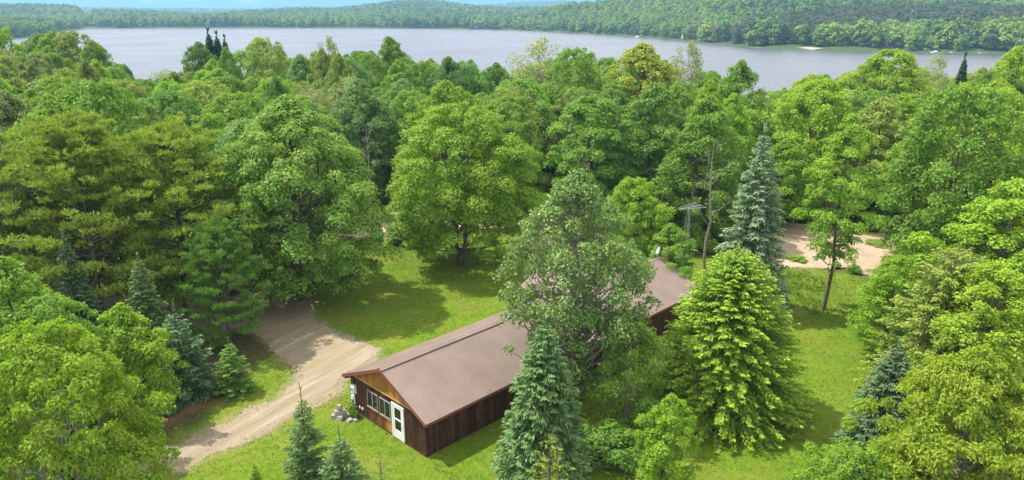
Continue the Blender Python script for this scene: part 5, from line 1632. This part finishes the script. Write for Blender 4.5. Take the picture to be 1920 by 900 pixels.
# undergrowth below the near woods
und = proto_coll('bush', [(PROTO['shrub'][0]['crown'].copy(), LEAF['green']), (PROTO['shrub'][0]['crown'].copy(), LEAF['bright']), (PROTO['shrub'][0]['crown'].copy(), LEAF['olive'])])
X = g.uniform(-110, 110, 5200); Y = g.uniform(27, 166, 5200)
keep = (np.abs(X) < .76*Y+4) & (polyd(X, Y, LAKE) > 3)
ex = np.minimum.reduce([polyd(X, Y, q) for q in (LAWN, DRIVE, SAND_R, SAND_L, NEEDLES)])
hx = (X+4.39)*math.cos(.786)+(Y-32.68)*math.sin(.786); hy = -(X+4.39)*math.sin(.786)+(Y-32.68)*math.cos(.786)
keep &= (ex > 1.0) & ~((hx > -2) & (hx < 28) & (hy > -2) & (hy < 12))
X, Y = X[keep], Y[keep]
s = g.uniform(.45, 1.15, len(X))
scatter('undergrowth', np.stack([X, Y, height(X, Y)-.1], 1), s, g.choice(3, len(X)), und, 6)

# ------------------------------------------------------------------ mown and tall grass
n = 230000
X = g.uniform(-24, 32, n); Y = g.uniform(27.5, 72, n)
dl_ = polyd(X, Y, LAWN)
dd_ = np.minimum.reduce([polyd(X, Y, DRIVE)+.3, polyd(X, Y, SAND_R), polyd(X, Y, NEEDLES)])
hx = (X+4.39)*math.cos(.786)+(Y-32.68)*math.sin(.786); hy = -(X+4.39)*math.sin(.786)+(Y-32.68)*math.cos(.786)
k = (dl_ < .5) & (dd_ > -.35+.8*g.random(n)**3) & ~((hx > -.02) & (hx < 25.6) & (hy > -.03) & (hy < 6.9)) & ~((hx > 15.9) & (hx < 23.1) & (hy > 6) & (hy < 10.5))
k &= (g.random(n) < .35+.65*(fbm(X*.6, Y*.6) > .45))
X, Y = X[k], Y[k]; n = len(X)
tall = np.exp(-((X-24)/3.2)**2-((Y-56)/4.5)**2)*.5+np.exp(-(np.minimum(np.abs(hy[k]), np.abs(hx[k]))/.35)**2)*.10
hh = (.035+.045*g.random(n)+tall*g.random(n))
ax = np.stack([g.normal(size=n)*.6, g.normal(size=n)*.6, np.ones(n)], 1)
gmesh = leaves('lawn_grass', np.stack([X, Y, height(X, Y)-.004], 1), ax, np.stack([g.normal(size=n), g.normal(size=n), .2*np.ones(n)], 1), hh, .03+.03*g.random(n), np.clip(g.random(n)*.6+.5*(fbm(X*.35, Y*.35)-.3), 0, 1), .05)
GRASS = leafmat('grass_blade', (.074, .154, .008), (.168, .228, .018), .3, .7)
tag(obj('lawn_grass', gmesh, GRASS), kind='stuff')

# ------------------------------------------------------------------ far bank: trees one can tell apart, cabins, boats
lb = random.Random(21)
far_kind = {'green': FARL['green'], 'lime': FARL['lime'], 'deep': FARL['deep']}
FARM = [bpy.data.objects['far_crown_%02d' % k].data for k in (0, 1, 2, 3)]
ftb = TB(); ftb.add(np.array([[0, 0, -.5], [0, 0, 5]]), np.array([.25, .12]), 5)
FARTRUNK = ftb.mesh('trunk'); FARTRUNK.materials.append(BARK)
shore = [(182,800),(205,660),(215,645),(228,630),(243,622),(256,612),(268,606),(281,602),(294,598),(306,594),(318,588),(330,580),(341,572),(352,566),(364,558),(376,552)]
for i in range(70):
    f = lb.random()*(len(shore)-1.001); k = int(f); f -= k
    x = shore[k][0]*(1-f)+shore[k+1][0]*f+lb.uniform(-1, 7); y = shore[k][1]*(1-f)+shore[k+1][1]*f+lb.uniform(-3, 14)
    mt = lb.choice(['green', 'lime', 'lime', 'deep'])
    root = empty('shore_tree', (x, y, zat(x, y)), lb.random()*6.28)
    s = lb.uniform(.85, 1.45); root.scale = (s*1.2, s*1.2, s)
    cname = {'green': 'fresh green', 'lime': 'pale lime', 'deep': 'dark green'}[mt]
    tag(root, cname+' rounded tree standing on the sandy bank across the lake', 'tree', cname+' trees on the far bank')
    obj('trunk', FARTRUNK, None, root)
    c = obj('crown', FARM[i % 4], None, root)
    c.material_slots[0].link = 'OBJECT'; c.material_slots[0].material = far_kind[mt]

def cabin(x, y, rz, L, W, h, rise, wall, roofc, label):
    root = empty('lake_cabin', (x, y, zat(x, y)), rz)
    tag(root, label, 'cabin')
    wm = plain('cabin_wall', wall, .8, .15, 1); rm = plain('cabin_roof', roofc, .8, .15, 1)
    mb = MB().box(-L/2, L/2, -W/2, W/2, -1, h)
    b = len(mb.V)
    for x_ in (-L/2, L/2): mb.V += [(x_, -W/2, h), (x_, W/2, h), (x_, 0, h+rise-.15)]
    mb.F += [(b, b+2, b+1), (b+3, b+4, b+5)]
    mb.build('wall', wm, root)
    for s in (-1, 1):
        MB().hexa([(-L/2-.6, 0, h+rise-.15), (L/2+.6, 0, h+rise-.15), (L/2+.6, s*(W/2+.7), h-.45), (-L/2-.6, s*(W/2+.7), h-.45),
                   (-L/2-.6, 0, h+rise+.05), (L/2+.6, 0, h+rise+.05), (L/2+.6, s*(W/2+.7), h-.25), (-L/2-.6, s*(W/2+.7), h-.25)]).build('roof', rm, root)
    for k in (-.3, 0, .3): MB().box(k*L-.8, k*L+.8, -W/2-.06, -W/2+.02, .9, 2.1).build('window', GLASS, root)
cabin(300, 598, .1, 11, 7, 3.0, 1.6, (.09, .06, .045), (.05, .045, .045), 'dark brown cabin under trees on the sandy bank across the lake')
cabin(187, 812, .3, 10, 7, 3.0, 2.0, (.45, .36, .25), (.30, .22, .17), 'tan cabin at the tip of the wooded bank across the lake')
cabin(-88, 1352, .2, 15, 9, 3.6, 2.6, (.50, .40, .34), (.42, .33, .30), 'pinkish house half hidden on the far shore straight across')
def boat(x, y, rz, L, label):
    root = empty('motor_boat', (x, y, -8.0), rz)
    tag(root, label, 'boat')
    V = []; F = []
    st = [(-.5, .17), (-.2, .2), (.2, .18), (.42, .09), (.5, .005)]
    for xx, hw in st: V += [(xx*L, -hw*L, .6), (xx*L, -hw*L*.6, -.1), (xx*L, hw*L*.6, -.1), (xx*L, hw*L, .6)]
    for i in range(4):
        for j in range(3): F.append((i*4+j, i*4+j+1, i*4+j+5, i*4+j+4))
        F.append((i*4+3, i*4, i*4+4, i*4+7))
    F.append((0, 3, 2, 1))
    obj('hull', pymesh('hull', V, F), WHITE, root)
    MB().box(-.1*L, .1*L, -.11*L, .11*L, .55, 1.3).build('cabin_top', WHITE, root)
boat(318, 566, .4, 8, 'white motor boat moored off the sandy bank across the lake')
boat(150, 905, 1.0, 10, 'white boat moored by the wooded shore beyond the tan cabin')
DOCKM = plain('dock_plank', (.55, .53, .50), .8, .15, 1)
def dock(x, y, rz, L, label):
    root = empty('dock', (x, y, -7.4), rz); tag(root, label, 'dock')
    MB().box(0, L, -.9, .9, -.1, .05).build('deck', DOCKM, root)
    for k in range(4):
        for s in (-.8, .8): MB().tube([(L*(.1+.28*k), s, -1.6), (L*(.1+.28*k), s, -.1)], .12, 6).build('post', DOCKM, root)
dock(330, 571, -1.9, 16, 'pale wooden dock beside the white motor boat across the lake')
dock(347, 562, -2.0, 14, 'pale wooden dock farther along the reedy bank across the lake')

# ------------------------------------------------------------------ haze
hz = MB().box(-4900, 4900, -330, 6700, -12.5, 125).build('haze', None)
m = bpy.data.materials.new('haze'); m.use_nodes = True
t = m.node_tree; t.nodes.clear()
o = N(t, 'ShaderNodeOutputMaterial'); v = N(t, 'ShaderNodeVolumePrincipled')
v.inputs['Color'].default_value = (.36, .68, 1.0, 1)
v.inputs['Density'].default_value = .00017
v.inputs['Anisotropy'].default_value = .0
t.links.new(v.outputs['Volume'], o.inputs['Volume'])
hz.data.materials.append(m)
tag(hz, kind='stuff')
